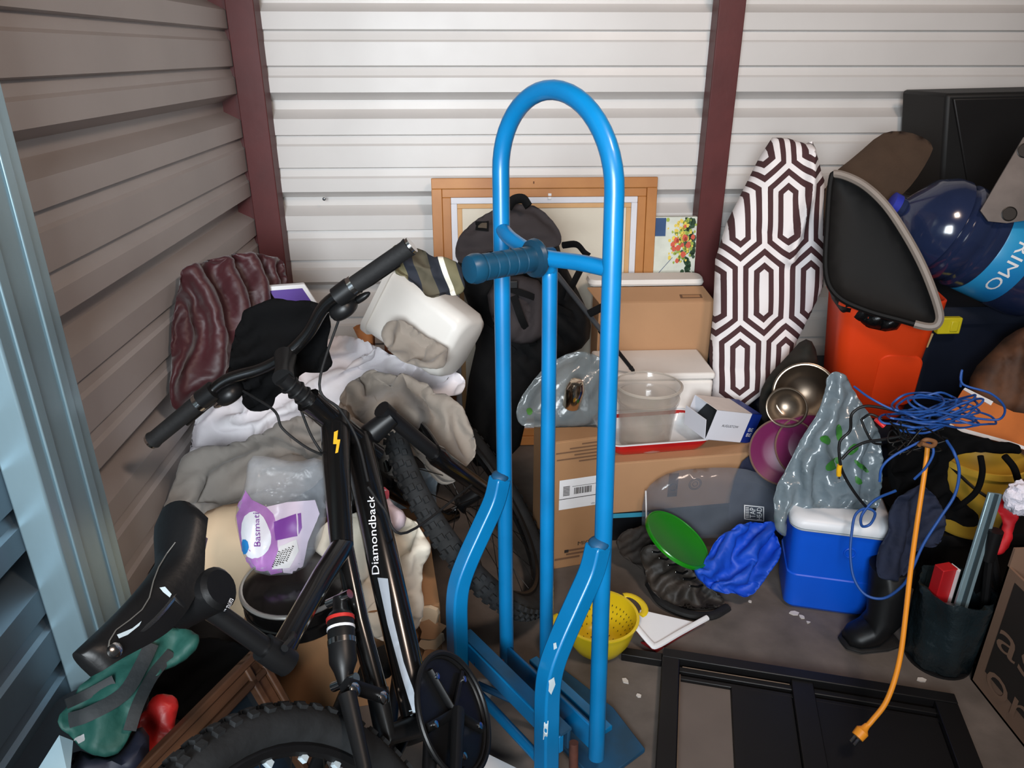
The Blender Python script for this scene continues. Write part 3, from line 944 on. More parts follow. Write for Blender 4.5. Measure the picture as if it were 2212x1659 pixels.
o = puff('maroon_jacket', [(372, 880), (360, 780), (368, 690), (388, 610), (402, 578), (440, 562), (500, 546), (565, 540), (620, 562), (627, 600), (620, 650), (600, 690), (560, 730), (520, 790), (500, 850), (460, 880), (410, 890)],
         yp(500, 710, 1.96), (.84, -.48, .22), .09, M_maroon, Tb=.06, edge=.1, fold=(.026, 7, 2.6, 70), fold2=(.005, 26), step=.012, crumple=(1.75, 180, .018), seed=4, clamp=WX+.012,
         ridges=[([(400, 640), (470, 590), (560, 565)], .03, .02), ([(450, 850), (470, 720), (520, 640)], .03, .022), ([(560, 600), (600, 640)], .02, .02)])
tag(o, 'shiny maroon jacket slumped in the corner against the side wall', 'jacket')
o = puff('white_sheet', [(378, 1010), (370, 940), (392, 868), (440, 808), (500, 772), (600, 765), (690, 735), (740, 714), (800, 735), (860, 770), (940, 780), (1000, 802), (1014, 835), (992, 858), (905, 845), (800, 875), (700, 970), (560, 1010), (450, 1020)],
         yp(690, 860, 1.93), (.08, -.62, .78), .03, M_whitec, Tb=.05, edge=.05, fold=(.024, 8, 3, 25), step=.012, crumple=(1.9, 220, .018), seed=11, clamp=WX+.01,
         ridges=[([(720, 760), (820, 790), (990, 820)], .02, .02), ([(400, 950), (450, 860), (500, 810)], .018, .02)])
drape(o, [q for q in [S(.692+.309*math.cos(i*.0524), 0, .014+.309*math.sin(i*.0524)) for i in range(120)] if q.y > 1.74 and q.z > .33], .037, .034, .07)
tag(o, 'white bed sheet bunched over the top of the clothes heap', 'sheet')
o = puff('grey_sheet', [(314, 1185), (324, 1150), (345, 1085), (372, 1040), (396, 990), (465, 965), (550, 945), (600, 912), (680, 895), (720, 930), (722, 1010), (660, 1070), (570, 1100), (500, 1115), (450, 1160), (420, 1215), (350, 1215)],
         yp(520, 1040, 1.65), (.1, -.66, .75), .03, M_greyc, Tb=.05, edge=.04, fold=(.026, 9, 2.8, 20), step=.011, crumple=(2.1, 220, .017), seed=21, clamp=WX+.01,
         ridges=[([(350, 1120), (420, 1040), (520, 960)], .02, .014), ([(400, 1160), (470, 1060), (560, 1000)], .02, .014), ([(500, 940), (510, 1010), (490, 1080)], .018, .015), ([(590, 930), (650, 950), (700, 980)], .02, .018)])
tag(o, 'light grey bed sheet bunched between the bike handlebar and side wall', 'sheet')
o = puff('grey_sheet', [(722, 880), (760, 812), (820, 794), (880, 812), (940, 848), (1005, 885), (1026, 925), (1037, 985), (1012, 1002), (1004, 1035), (958, 1046), (925, 1012), (890, 978), (830, 985), (780, 950), (735, 915)],
         yp(890, 930, 1.68), (.22, -.7, .68), .035, M_greyc2, Tb=.05, edge=.045, fold=(.026, 9, 2.6, -55), step=.011, crumple=(2.1, 220, .017), seed=33,
         ridges=[([(930, 860), (985, 930), (1000, 1010)], .02, .014), ([(760, 870), (850, 850), (930, 880)], .018, .018), ([(880, 900), (950, 940), (985, 1010)], .016, .014)])
fw = [S(.692+.309*math.cos(a), 0, .014+.309*math.sin(a)) for a in [i*2*math.pi/120 for i in range(120)]]
fw += curve([S(.525, -.066, .215), S(.60, -.03, .325), S(.605, 0, .345), S(.60, .03, .325), S(.525, .066, .215)], 6)
drape(o, [p for p in fw if p.y > 1.645 and p.z > .33], .048, .034, .065)
tag(o, 'warm grey jersey sheet spilling off the heap beside the black backpack', 'sheet')
o = puff('grey_cloth_bundle', [(775, 985), (820, 965), (862, 985), (880, 1018), (858, 1034), (815, 1035), (782, 1020)], yp(830, 1000, 1.60), (.1, -.8, .6), .016, M_greyc, Tb=.014, edge=.04, fold=(.006, 12, 2, 0), step=.012, crumple=(1.7, 150, .013), seed=5)
tag(o, 'small grey cloth roll tucked beneath the front fork leg', 'cloth')
o = puff('grey_shirt', [(812, 722), (835, 695), (885, 695), (930, 730), (972, 748), (968, 788), (915, 800), (855, 778)], yp(890, 748, 1.82), (.1, -.7, .7), .035, M_greyc2, Tb=.03, edge=.04, fold=(.012, 12, 2, 40), step=.012, crumple=(1.9, 180, .015), seed=8)
tag(o, 'crumpled grey shirt lying over the mouth of the milky plastic tub', 'shirt')
# milky tub
M_milk = mat('milky_plastic', (214, 210, 204), .35, var=.04, trans=.12)
tc_ = yp(925, 700, 1.98)
tz = Vector((.74, -.52, -.40)).normalized()
t = thing('plastic_tub', 'milky white plastic tub tipped on its side against the backpack', 'tub', (tc_.x, tc_.y, tc_.z-.09))
mb = loft(MB(), [(.105, .085, .035, -.125), (.098, .078, .04, .10), (.090, .07, .045, .122), (.078, .058, .045, .128)], tc_, x=(.5, .05, 1), z=tz)
mb.build('tub_body', M_milk, t, angle=60)
loft(MB(), [(.112, .092, .038, -.138), (.112, .092, .038, -.122)], tc_, x=(.5, .05, 1), z=tz).build('tub_rim', M_milk, t, angle=40)
# cap / striped cloth on the right grip
M_str = mat('striped_shirt', (70, 66, 54), .85, var=.1)
nt = M_str.node_tree; b = nt.nodes['Principled BSDF']
tcn = nt.nodes.new('ShaderNodeTexCoord'); sx = nt.nodes.new('ShaderNodeSeparateXYZ'); nt.links.new(tcn.outputs['Object'], sx.inputs[0])
s_ = (N(nt, sx.outputs[0])+N(nt, sx.outputs[2])*.35)*9
rp = nt.nodes.new('ShaderNodeValToRGB'); rp.color_ramp.interpolation = 'CONSTANT'
els = rp.color_ramp.elements
for i, (ps, cc) in enumerate(((0, (70, 64, 50)), (.28, (24, 26, 34)), (.5, (200, 194, 180)), (.6, (92, 86, 62)), (.8, (22, 26, 36)))):
    e = els[i] if i < 2 else els.new(ps)
    e.position = ps; e.color = (*lin(cc), 1)
nt.links.new(s_.fmod(1.0).s, rp.inputs[0]); nt.links.new(rp.outputs[0], b.inputs['Base Color'])
o = puff('striped_shirt', [(836, 545), (860, 527), (905, 528), (935, 552), (985, 570), (998, 610), (985, 640), (950, 636), (930, 648), (905, 625), (880, 600), (850, 585)], yp(915, 585, 1.53), (.1, -.8, .6), .03, M_str, Tb=.03, edge=.04, fold=(.014, 12, 2.4, -50), step=.011, crumple=(1.9, 180, .015), seed=14)
tag(o, 'khaki navy and white striped shirt hanging on the far handlebar grip', 'shirt')
o = puff('black_jacket', [(488, 810), (496, 730), (515, 690), (548, 668), (620, 655), (690, 660), (722, 690), (705, 740), (720, 765), (722, 795), (690, 812), (650, 800), (640, 850), (600, 850), (585, 890), (532, 896), (516, 850), (500, 830)],
         yp(600, 770, 1.54), (-.05, -.8, .6), .045, M_black, Tb=.04, edge=.05, fold=(.018, 9, 2.4, 40), step=.013, crumple=(1.9, 180, .015), seed=17)
tag(o, 'black jacket draped over the middle of the bike handlebar', 'jacket')
# purple snack box, cardboard scraps behind
t = thing('snack_box', 'small purple and white snack box behind the maroon jacket', 'box', yp(632, 690, 2.1))
c = yp(634, 640, 2.1)
MB().box(c, (.05, .012, 0), (-.003, .010, 0), (-.018, 0, .035)).build('carton', M_paper, t, bevel=.002)
MB().box(c+Vector((-.002, -.0112, -.002)), (.044, .01, 0), (0, .0012, 0), (-.014, 0, .026)).build('purple_panel', mat('purple_card', (78, 44, 138), .5), t)
text3('lettering', 'Do', c+Vector((-.022, -.0175, -.012)), (.03, .007, 0), (-.006, 0, .016), M_paper, t)
o = puff('cardboard_scrap', [(815, 660), (850, 645), (895, 640), (905, 660), (900, 720), (900, 862), (832, 862), (830, 700)], yp(860, 668, 2.19), (0, -1, .1), .005, mat('brown_card_scrap', (120, 66, 40), .8), Tb=.005, edge=.01, fold=(.001, 12, 2, 0))
tag(o, 'reddish brown cardboard scrap behind the milky tub', 'cardboard')
o = puff('paper_scrap', [(760, 705), (800, 695), (812, 705), (800, 720), (770, 716)], yp(790, 708, 2.08), (0, -.5, .86), .006, mat('orange_card_scrap', (176, 108, 60), .8), Tb=.10, edge=.01, fold=(.003, 12, 2, 0))
tag(o, 'small orange brown paper scrap by the back wall above the white sheet', 'paper')
o = puff('white_cloth', [(930, 1000), (830, 1015), (800, 1050), (845, 1110), (905, 1135), (948, 1095), (945, 1040)], yp(890, 1070, 1.76), (.1, -.75, .65), .015, mat('pale_blue_cotton', (206, 220, 230), .85, var=.04), Tb=.03, edge=.04, fold=(.01, 10, 2, 30), crumple=(1.8, 180, .017), seed=41)
shove(o, box_shove(box, .008))
tag(o, 'pale blue white cloth beneath the front fork and tire', 'cloth')
# tan canvas cushion, cream cloth
o = puff('tan_cushion', [(392, 1190), (430, 1110), (500, 1085), (580, 1090), (650, 1130), (672, 1200), (650, 1250), (600, 1310), (545, 1362), (480, 1362), (410, 1320), (383, 1260)],
         yp(520, 1225, 1.46), (.12, -.72, .68), .075, M_tan, Tb=.07, edge=.11, fold=(.006, 5, 2, 40), fold2=(.002, 14), step=.018, seed=51)
shove(o, box_shove(box, .006))
tag(o, 'plain tan canvas cushion behind the bike saddle', 'cushion')
o = puff('cream_cloth', [(668, 1180), (690, 1140), (740, 1112), (820, 1085), (880, 1110), (918, 1150), (942, 1195), (912, 1232), (920, 1340), (888, 1372), (850, 1392), (798, 1375), (775, 1300), (745, 1232), (690, 1205)],
         yp(810, 1230, 1.37), (.12, -.9, .42), .035, M_cream, Tb=.06, edge=.06, fold=(.022, 8, 3, 75), step=.012, crumple=(1.8, 180, .017), seed=61,
         ridges=[([(900, 1180), (880, 1260), (890, 1360)], .02, .02), ([(850, 1130), (900, 1160)], .015, .015)])
shove(o, box_shove(box, .014))
tag(o, 'cream white blanket hanging over the cardboard box behind the bike frame', 'blanket')
pk = puff('paper_package', [(800, 1060), (838, 1050), (842, 1085), (880, 1110), (872, 1145), (820, 1160), (796, 1140)], yp(835, 1105, 1.40), (.1, -.8, .6), .018, mat('pink_white_film', (226, 208, 216), .35, var=.06), Tb=.015, edge=.02, fold=(.008, 16, 2, 60), step=.01, seed=63)
tag(pk, 'crinkled pink and white package beside the bike down tube', 'package')
decal('red_print', pk, [(822, 1055), (838, 1052), (840, 1078), (826, 1082)], mat('pink_red_print', (205, 90, 105), .4), pk, 8, .002)
# rice bag
M_film = plastic_film('clear_film', (215, 220, 228), .24, .1, 22, .7)
t = thing('rice_bag', 'crumpled clear plastic rice bag with purple label on the tan cushion', 'bag', yp(610, 1245, 1.36))
bg = puff('bag_film', [(505, 1110), (530, 1050), (535, 985), (580, 985), (640, 1000), (690, 985), (708, 1020), (708, 1110), (690, 1180), (650, 1240), (560, 1245), (528, 1210), (515, 1160)],
          yp(610, 1120, 1.37), (.1, -.78, .62), .035, M_film, t, Tb=.025, edge=.045, fold=(.005, 10, 2.2, 70), fold2=(.002, 45), step=.011, seed=71)
M_purp = mat('purple_label', (176, 122, 190), .35, var=.12, nscale=25)
M_purp2 = mat('deep_purple_print', (128, 66, 158), .4, var=.1)
M_lilac = mat('lilac_film', (222, 208, 226), .3, var=.05)
M_glab = mat('glossy_white_label', (236, 238, 246), .25, var=.03)
bt_ = bvh(bg)
decal('purple_label', bg, [(503, 1062), (530, 1058), (545, 1080), (575, 1095), (590, 1110), (600, 1140), (600, 1180), (610, 1235), (560, 1246), (535, 1240), (525, 1200), (515, 1140)], M_purp, t, 8, .0012, tree=bt_)
decal('lilac_label', bg, [(575, 1095), (620, 1085), (680, 1080), (690, 1110), (665, 1170), (650, 1240), (612, 1236), (600, 1180), (600, 1140), (590, 1110)], M_lilac, t, 8, .0012, tree=bt_)
badge = decal('white_badge', bg, [(525, 1120), (545, 1103), (565, 1110), (580, 1140), (590, 1168), (578, 1195), (550, 1208), (532, 1200), (522, 1160)], M_glab, t, 7, .0022, it=1, tree=bt_)
textpx('lettering', bg, 'Basmati', (561, 1180), (560, 1108), 12, M_purp2, badge, .0035, tree=bt_)
decal('blue_oval', bg, [(524, 1165), (535, 1166), (540, 1180), (535, 1195), (527, 1196)], mat('blue_oval', (40, 130, 200), .35), t, 5, .0032, it=1, tree=bt_)
decal('purple_panel', bg, [(592, 1128), (640, 1110), (642, 1158), (597, 1168)], M_purp2, t, 8, .0026, tree=bt_)
decal('purple_panel', bg, [(643, 1110), (650, 1108), (652, 1140), (645, 1155)], M_purp2, t, 6, .0026, tree=bt_)
facts = decal('facts_label', bg, [(605, 1180), (640, 1165), (645, 1190), (625, 1225), (588, 1228)], M_paper, t, 8, .0026, tree=bt_)
for k in range(5):
    textpx('lettering', bg, 'llllillil', (592+k*7, 1224-k*3), (606+k*7, 1192-k*3), 4, M_ink, facts, .0038, tree=bt_)
# black pots under the cushion
t = thing('stock_pot', 'black enamel pot with steel lid under the tan cushion', 'pot', (zp(640, 1400, .27).x, zp(640, 1400, .27).y, .271))
pc = zp(628, 1395, .272)+Vector((0, .10, 0))
MB().lathe([(.0, 0), (.098, 0), (.108, .01), (.112, .07), (.118, .075), (.118, .08), (.110, .082)], pc, n=40).build('pot_body', M_bk, t)
MB().torus(pc+Vector((0, 0, .04)), (0, 0, 1), .111, .004, 40, 6).build('pot_band', M_bk, t)
MB().lathe([(.114, .083), (.114, .088), (.095, .096), (.04, .104), (0, .105)], pc, n=40).build('pot_lid', M_bk, t)
MB().torus(pc+Vector((0, 0, .086)), (0, 0, 1), .114, .005, 48, 8).build('pot_rim', mat('brushed_steel', (186, 184, 180), .3, metal=.7), t)
# green backpack, red bag, blue tote on the left by the saddle
M_green = mat('dark_green_nylon', (26, 74, 66), .6, var=.2, bump=.2, bscale=80)
M_dgrey = mat('charcoal_nylon', (30, 34, 36), .65, var=.2, bump=.2, bscale=80)
t = thing('storage_tote', 'charcoal plastic storage tote on the floor beneath the green backpack', 'bin', (-.70, .85, 0))
loft(MB(), [(.066, .205, .03, 0), (.076, .22, .04, .30)], (-.70, .85, 0)).build('tote_body', mat('charcoal_plastic', (26, 28, 32), .5), t)
loft(MB(), [(.078, .225, .04, .30), (.082, .23, .04, .315), (.076, .22, .04, .332)], (-.70, .85, 0)).build('tote_lid', mat('charcoal_lid', (28, 30, 34), .5), t)
q0, q1, q2_, q3 = yp(70, 1680, .80), yp(128, 1588, .86), yp(158, 1600, .86), yp(150, 1690, .79)
o = MB().prism([q0, q1, q2_, q3], (-.02, .02, -.03)).build('pale_board', mat('pale_blue_board', (170, 196, 206), .5), smooth=False)
tag(o, 'pale blue white board tucked below the green backpack by the wall', 'board')
gb_ = puff('green_backpack', [(112, 1560), (140, 1510), (200, 1440), (262, 1405), (330, 1352), (400, 1338), (440, 1362), (432, 1405), (385, 1440), (345, 1450), (318, 1500), (292, 1570), (262, 1635), (190, 1640), (150, 1600)],
         yp(275, 1490, .93), (.35, -.5, .79), .06, M_green, Tb=.16, edge=.07, fold=(.016, 9, 2.6, 50), step=.014, crumple=(1.3, 120), seed=81, clamp=WX+.01)
tag(gb_, 'dark green nylon backpack slumped below the bike saddle', 'backpack')
gt = bvh(gb_)
def strap(o, tree, pxs, w, m, parent, off=.004):
    P = [hit(tree, *q, off) for q in pxs]; P = [p for p in P if p is not None]
    if len(P) < 3: return
    MB().tube(curve(P, 4), w, 6, flat=(.28, 1), up=(P[0]-CAM).normalized()*-1).build('strap', m, parent)
strap(gb_, gt, [(150, 1560), (200, 1540), (260, 1500), (300, 1440), (330, 1390)], .013, M_dgrey, gb_)
strap(gb_, gt, [(285, 1580), (300, 1520), (330, 1460), (370, 1410)], .011, M_dgrey, gb_)
strap(gb_, gt, [(140, 1520), (190, 1500), (250, 1470)], .009, M_dgrey, gb_)
decal('white_tag', gb_, [(152, 1602), (178, 1588), (186, 1600), (160, 1614)], M_paper, gb_, 6, .004)
o = puff('navy_bag', [(150, 1659), (160, 1615), (220, 1640), (270, 1620), (300, 1560), (330, 1600), (300, 1690), (160, 1700)], yp(230, 1660, .86), (.3, -.5, .8), .04, mat('navy_nylon', (24, 28, 44), .6), Tb=.06, edge=.05, fold=(.01, 10, 2, 30), seed=83)
tag(o, 'dark navy nylon bag under the green backpack', 'bag')
o = puff('red_bag', [(272, 1650), (290, 1570), (308, 1515), (335, 1490), (372, 1492), (395, 1520), (380, 1580), (340, 1660)], yp(330, 1570, .96), (.2, -.55, .8), .05, mat('red_woven_plastic', (186, 38, 36), .4, var=.12, nscale=30, bump=.4, bscale=50), Tb=.08, edge=.05, fold=(.012, 9, 2, 60), crumple=(1.3, 120), seed=85)
tag(o, 'shiny red shopping bag between the green backpack and brown mirror frame', 'bag')
# leaning framed mirror
M_brown = mat('dark_walnut', (92, 62, 42), .5, col2=(66, 42, 28), nscale=6, stretch=(1, 1, 8))
fa, fb, fc = yp(548, 1400, 1.12), yp(268, 1680, .84), yp(640, 1600, 1.06)
e1 = (fb-fa).normalized(); nrm = e1.cross(fc-fa).normalized()
if nrm.dot(CAM-fa) < 0: nrm = -nrm
e2 = nrm.cross(e1)
if e2.dot(fc-fa) < 0: e2 = -e2
L1, L2 = .62, .40
t = thing('framed_mirror', 'dark brown wooden framed mirror leaning beneath the bike rear wheel', 'mirror', (fa.x, fa.y, max(0, min((fa+e1*L1).z, (fa+e2*L2).z, (fa+e1*L1+e2*L2).z)-.01)))
def fbar(a, b, inw, w=.05):
    d = (b-a).normalized()
    for k, (o0, ww, hh) in enumerate(((0, .014, .012), (.014, .022, .006), (.036, .014, .011))):
        MB().box((a+b)/2+inw*(o0+ww/2)+nrm*(hh/2), d*((b-a).length/2), inw*ww/2, nrm*(hh/2+.006)).build('frame_rail' if k == 0 else 'frame_moulding', M_brown, t, bevel=.003)
fbar(fa, fa+e1*L1, e2); fbar(fa, fa+e2*L2, e1); fbar(fa+e1*L1, fa+e1*L1+e2*L2, -e1); fbar(fa+e2*L2, fa+e1*L1+e2*L2, -e2)
MB().box(fa+e1*L1/2+e2*L2/2-nrm*.004, e1*(L1/2-.03), e2*(L2/2-.03), nrm*.003).build('mirror_glass', mat('dark_mirror_glass', (70, 84, 96), .12, metal=.8, var=.3, nscale=6), t)

o = puff('dark_filler_bag', [(300, 1500), (330, 1430), (400, 1380), (480, 1370), (560, 1400), (600, 1450), (560, 1520), (450, 1560), (350, 1560)], yp(450, 1460, 1.21), (.1, -.6, .8), .03, M_black, Tb=.08, edge=.06, fold=(.012, 8, 2, 20), crumple=(1.4, 100, .018), seed=221, floor=.002)  # black form added to darken the void between seat post and mirror
shove(o, box_shove(box))
tag(o, 'added black bag filling the dark gap behind the brown mirror frame', 'bag')
o = puff('pale_bag', [(600, 1690), (620, 1640), (680, 1610), (760, 1600), (800, 1640), (790, 1720), (650, 1730)], zp(700, 1660, .06), (0, -.5, .87), .04, mat('pale_blue_film', (188, 200, 214), .4, var=.1), Tb=.06, edge=.05, fold=(.012, 9, 2, 30), crumple=(1.4, 100, .014), seed=223, floor=.002)
tag(o, 'pale blue plastic bag on the floor behind the rear wheel spokes', 'bag')

# ------------------------------------------------------------------ against the back wall
M_pine = mat('honey_pine', (186, 126, 66), .5, col2=(158, 98, 46), nscale=5, stretch=(1, 1, 1), bump=.05)
M_pine2 = mat('pale_pine', (204, 160, 110), .6, var=.08)
M_canvas = mat('cream_canvas', (214, 206, 190), .85, var=.03, bump=.05, bscale=200)
M_liner = mat('white_liner', (214, 214, 220), .6, var=.04)
fy0, fy1, fz1 = 2.60, 2.715, .998
fx0, fx1 = -.165, .632
FU = Vector((0, fy1-fy0, fz1)).normalized(); FH = math.hypot(fy1-fy0, fz1)
FO = Vector((fx0, fy0, .0)); FXv = Vector((1, 0, 0)); FN = Vector((0, -FU.z, FU.y))
t = thing('picture_frame', 'large honey pine picture frame showing its back, leaning on the white wall', 'picture frame', (.23, 2.62, 0))
FWD = fx1-fx0
def fpt(a, b, n=0.0): return FO+FXv*a+FU*b+FN*n
def ring(name, i0, i1, n0, n1, m):
    for (a0, b0, a1, b1, nm) in ((i0, FH-i1, FWD-i0, FH-i0, 'top'), (i0, i0, FWD-i0, i1, 'bottom'), (i0, i1, i1, FH-i1, 'l'), (FWD-i1, i1, FWD-i0, FH-i1, 'r')):
        c = fpt((a0+a1)/2, (b0+b1)/2, (n0+n1)/2)
        MB().box(c, FXv*(a1-a0)/2, FU*(b1-b0)/2, FN*(n1-n0)/2).build(name, m, t, bevel=.002)
ring('frame_rail', 0, .036, 0, .030, M_pine)
ring('frame_step', .036, .066, 0, .022, M_pine)
ring('liner', .066, .088, .002, .018, M_liner)
ring('stretcher_bar', .088, .105, .002, .014, M_pine2)
MB().box(fpt(FWD/2, FH/2, .006), FXv*(FWD/2-.1), FU*(FH/2-.1), FN*.003).build('canvas_back', M_canvas, t)
for k in (0, 1):
    MB().box(fpt((1186-933)/485*FWD, FH-.058-.012*k, .023), FXv*.006, FU*.0045, FN*.002).build('hanger_clip', M_paper, t, bevel=.001)
MB().tube([fpt(.45*FWD, FH-.02, .0305), fpt(.45*FWD, FH-.012, .0305)], .002, 6).build('wood_knot', mat('knot', (96, 52, 24), .6), t)
# small flower painting
pa_, pb_ = yp(1404, 473, 2.655), yp(1512, 473, 2.655)
pa_.x = fx1+.001
t = thing('flower_painting', 'small canvas painting of red and yellow flowers leaning beside the pine frame', 'painting', (.70, 2.66, .64))
PW = pb_.x-pa_.x; PH = pa_.z-yp(1404, 612, 2.66).z
def ppt(u, v, n=0.0): return Vector((pa_.x+PW*u, 2.655-n+.03*v, pa_.z-PH*(1-v)))
MB().hexa([ppt(0, 0), ppt(1, 0), ppt(1, 0)+Vector((0, .02, 0)), ppt(0, 0)+Vector((0, .02, 0))], [ppt(0, 1), ppt(1, 1), ppt(1, 1)+Vector((0, .02, 0)), ppt(0, 1)+Vector((0, .02, 0))]).build('canvas', mat('painted_pale_canvas', (208, 212, 200), .7, var=.12, nscale=14), t)
M_pn = {'blue': mat('paint_blue', (44, 74, 116), .6, var=.2), 'dgreen': mat('paint_dark_green', (44, 74, 48), .6, var=.3, nscale=30), 'lgreen': mat('paint_leaf_green', (150, 168, 70), .6, var=.2),
        'yellow': mat('paint_yellow', (222, 196, 84), .6, var=.15), 'red': mat('paint_coral', (206, 88, 66), .6, var=.2)}
MB().add([ppt(0, .72, .0012), ppt(.26, .72, .0012), ppt(.26, .99, .0012), ppt(0, .99, .0012)], [[0, 1, 2, 3]]).build('blue_paint', M_pn['blue'], t)
rg = random.Random(5)
def daubs(name, m, n, fn, r0, r1, lvl):
    mb = MB()
    for _ in range(n):
        u, v = fn()
        if not (.02 < u < .98 and .02 < v < .98): continue
        r = rg.uniform(r0, r1); k = 7; a0 = rg.random()*6
        P = [ppt(min(.995, max(.005, u+r*math.cos(a0+6.283*i/k)*rg.uniform(.7, 1.2))), min(.995, max(.005, v+r*.8*math.sin(a0+6.283*i/k)*rg.uniform(.7, 1.2))), lvl) for i in range(k)]
        mb.add(P, [list(range(k))])
    mb.build(name, m, t, smooth=False, kind='stuff')
daubs('green_paint', M_pn['dgreen'], 70, lambda: (rg.gauss(.86, .12), rg.random()), .03, .08, .0016)
daubs('leaf_paint', M_pn['lgreen'], 60, lambda: (rg.gauss(.62, .16), .3+.7*rg.random()), .02, .05, .002)
daubs('yellow_paint', M_pn['yellow'], 50, lambda: (rg.gauss(.6, .18), .25+.7*rg.random()), .02, .045, .0024)
daubs('red_paint', M_pn['red'], 16, lambda: (rg.gauss(.66, .2), .2+.75*rg.random()), .035, .07, .0028)
MB().tube([ppt(-.02, .05, .003), ppt(.45, .4, .003)], .001, 4).build('branch_paint', M_pn['blue'], t)
# backpack
M_pack = mat('black_nylon', (11, 11, 12), .85, spec=.2, var=.2, bump=.2, bscale=90)
M_packg = mat('grey_nylon', (54, 49, 50), .85, spec=.2, var=.12, bump=.2, bscale=120)
t = thing('hiking_backpack', 'tall black and grey hiking backpack standing in front of the pine frame', 'backpack', (yp(1080, 1000, 2.3).x, 2.3, 0))
bk = puff('pack_body', [(1000, 1010), (1005, 850), (1035, 720), (1005, 640), (985, 585), (995, 540), (1060, 500), (1150, 490), (1205, 520), (1215, 560), (1245, 620), (1278, 690), (1272, 745), (1210, 775), (1150, 850), (1115, 1000)],
          yp(1110, 760, 2.29), (.0, -.97, .22), .12, M_pack, t, Tb=.10, edge=.13, fold=(.016, 7, 2.5, 80), step=.02, seed=91, floor=.002)
lid = puff('pack_lid', [(978, 560), (985, 510), (1025, 470), (1080, 440), (1130, 433), (1180, 455), (1212, 495), (1218, 525), (1200, 540), (1100, 540), (1040, 545), (1000, 575)],
           yp(1100, 500, 2.195), (0, -.85, .5), .055, M_packg, t, Tb=.05, edge=.06, fold=(.014, 9, 2, 10), step=.014, crumple=(1.2, 100), seed=93)
pkt = puff('front_pocket', [(1050, 620), (1110, 590), (1180, 610), (1185, 700), (1165, 740), (1110, 745), (1085, 720), (1060, 690)], yp(1120, 670, 2.155), (0, -.95, .3), .03, M_packg, t, Tb=.03, edge=.04, fold=(.01, 9, 2, 60), step=.014, seed=95)
tr = [bvh(o_) for o_ in (bk, lid, pkt)]
def packstrap(pxs, w, nm='strap'):
    P = [spot(tr, *q, .006) for q in pxs]; P = [p for p in P if p is not None]
    if len(P) > 1: MB().tube(curve(P, 4), w, 6, flat=(.25, 1), up=(0, -1, .2)).build(nm, M_pack, t)
packstrap([(1100, 625), (1150, 640), (1180, 655), (1230, 680)], .011)
packstrap([(1108, 640), (1125, 690), (1150, 745)], .013)
packstrap([(1030, 690), (1070, 720), (1110, 760)], .011)
MB().box(spot(tr, 1104, 620, .012), (.016, 0, 0), (0, .006, 0), (0, 0, .012)).build('buckle', M_bkm, t, bevel=.003)
dl = decal('lid_badge', lid, [(1026, 478), (1056, 478), (1056, 500), (1028, 498)], M_pack, t, 8, .002, tree=tr[1])
decal('lid_badge_inset', lid, [(1032, 484), (1052, 484), (1052, 495), (1033, 494)], mat('badge_brown', (84, 74, 62), .6), t, 8, .004, tree=tr[1])
MB().tube(curve([yp(1098, 448, 2.17), yp(1110, 432, 2.18), yp(1130, 430, 2.18), yp(1142, 446, 2.17)], 5), .016, 8, flat=(1, .5)).build('haul_loop', M_pack, t)
MB().tube(curve([yp(1215, 530, 2.2), yp(1245, 528, 2.16), yp(1262, 545, 2.14), yp(1272, 552, 2.14)], 5), .010, 6, flat=(1, .4)).build('strap_tail', M_pack, t)
MB().tube(curve([yp(1255, 580, 2.2), yp(1235, 620, 2.18), yp(1225, 650, 2.17)], 5), .014, 6, flat=(1, .35)).build('strap_tail', M_pack, t)
MB().tube([yp(1272, 678, 2.12), yp(1308, 660, 2.10)], .012, 6, flat=(1, .35)).build('strap_tail', M_pack, t)
# trekking pole
t = thing('trekking_pole', 'thin grey trekking pole leaning from the backpack onto the white box', 'pole', zp(1370, 803, .46))
q0, q1 = yp(1202, 592, 2.10), zp(1372, 806, .462)
def tq(s_): return q0+(q1-q0)*s_
MB().tube([tq(0), tq(.56)], .008, 12).build('upper_shaft', mat('grey_anodised', (96, 98, 102), .35, metal=.6), t)
MB().tube([tq(.54), tq(.64)], .011, 12).build('locking_collar', M_bkm, t)
MB().tube([tq(.62), tq(.97)], .0065, 12).build('lower_shaft', M_bkm, t)
MB().tube([tq(.94), tq(1)], [.008, .002], 10).build('rubber_tip', M_rub, t)

# ------------------------------------------------------------------ boxes in the middle
bx = CB('cardboard_box', 'brown cardboard box standing below the flower painting behind the white box', 'box', (1, 1), (2, 2), 0, .15, 0, M_card, flaps=False, h=.1) if False else None
def abox_thing(name, label, cat, x0, x1, y0, y1, z0, z1, m, bevel=.003, part='body'):
    t = thing(name, label, cat, ((x0+x1)/2, (y0+y1)/2, z0))
    o = MB().abox((x0, y0, z0), (x1, y1, z1)).build(part, m, t, bevel=bevel, smooth=False)
    return t, o
xl, xr = yp(1292, 700, 2.42).x, yp(1538, 700, 2.42).x
t, ob = abox_thing('cardboard_box', 'tall plain brown cardboard box below the flower painting with a slanted top flap', 'box', xl, xr, 2.42, 2.565, 0, .625, M_card)
MB().hexa([(xl, 2.42, .625), (xr, 2.42, .625), (xr, 2.424, .628), (xl, 2.424, .628)], [(xl-.03, 2.50, .652), (xr-.02, 2.50, .652), (xr-.02, 2.504, .656), (xl-.03, 2.504, .656)]).build('flap', M_card, t, smooth=False)
MB().box((xl+.03, 2.419, .47), (.025, 0, 0), (0, .0008, 0), (0, 0, .09)).build('barcode_label', M_card2, t)
for k in range(9):
    MB().box((xl+.03, 2.4178, .40+k*.008), (.018, 0, 0), (0, .0004, 0), (0, 0, .0025)).build('barcode_bar', M_ink2, t)
c = Vector((xr-.075, 2.448, .6365))
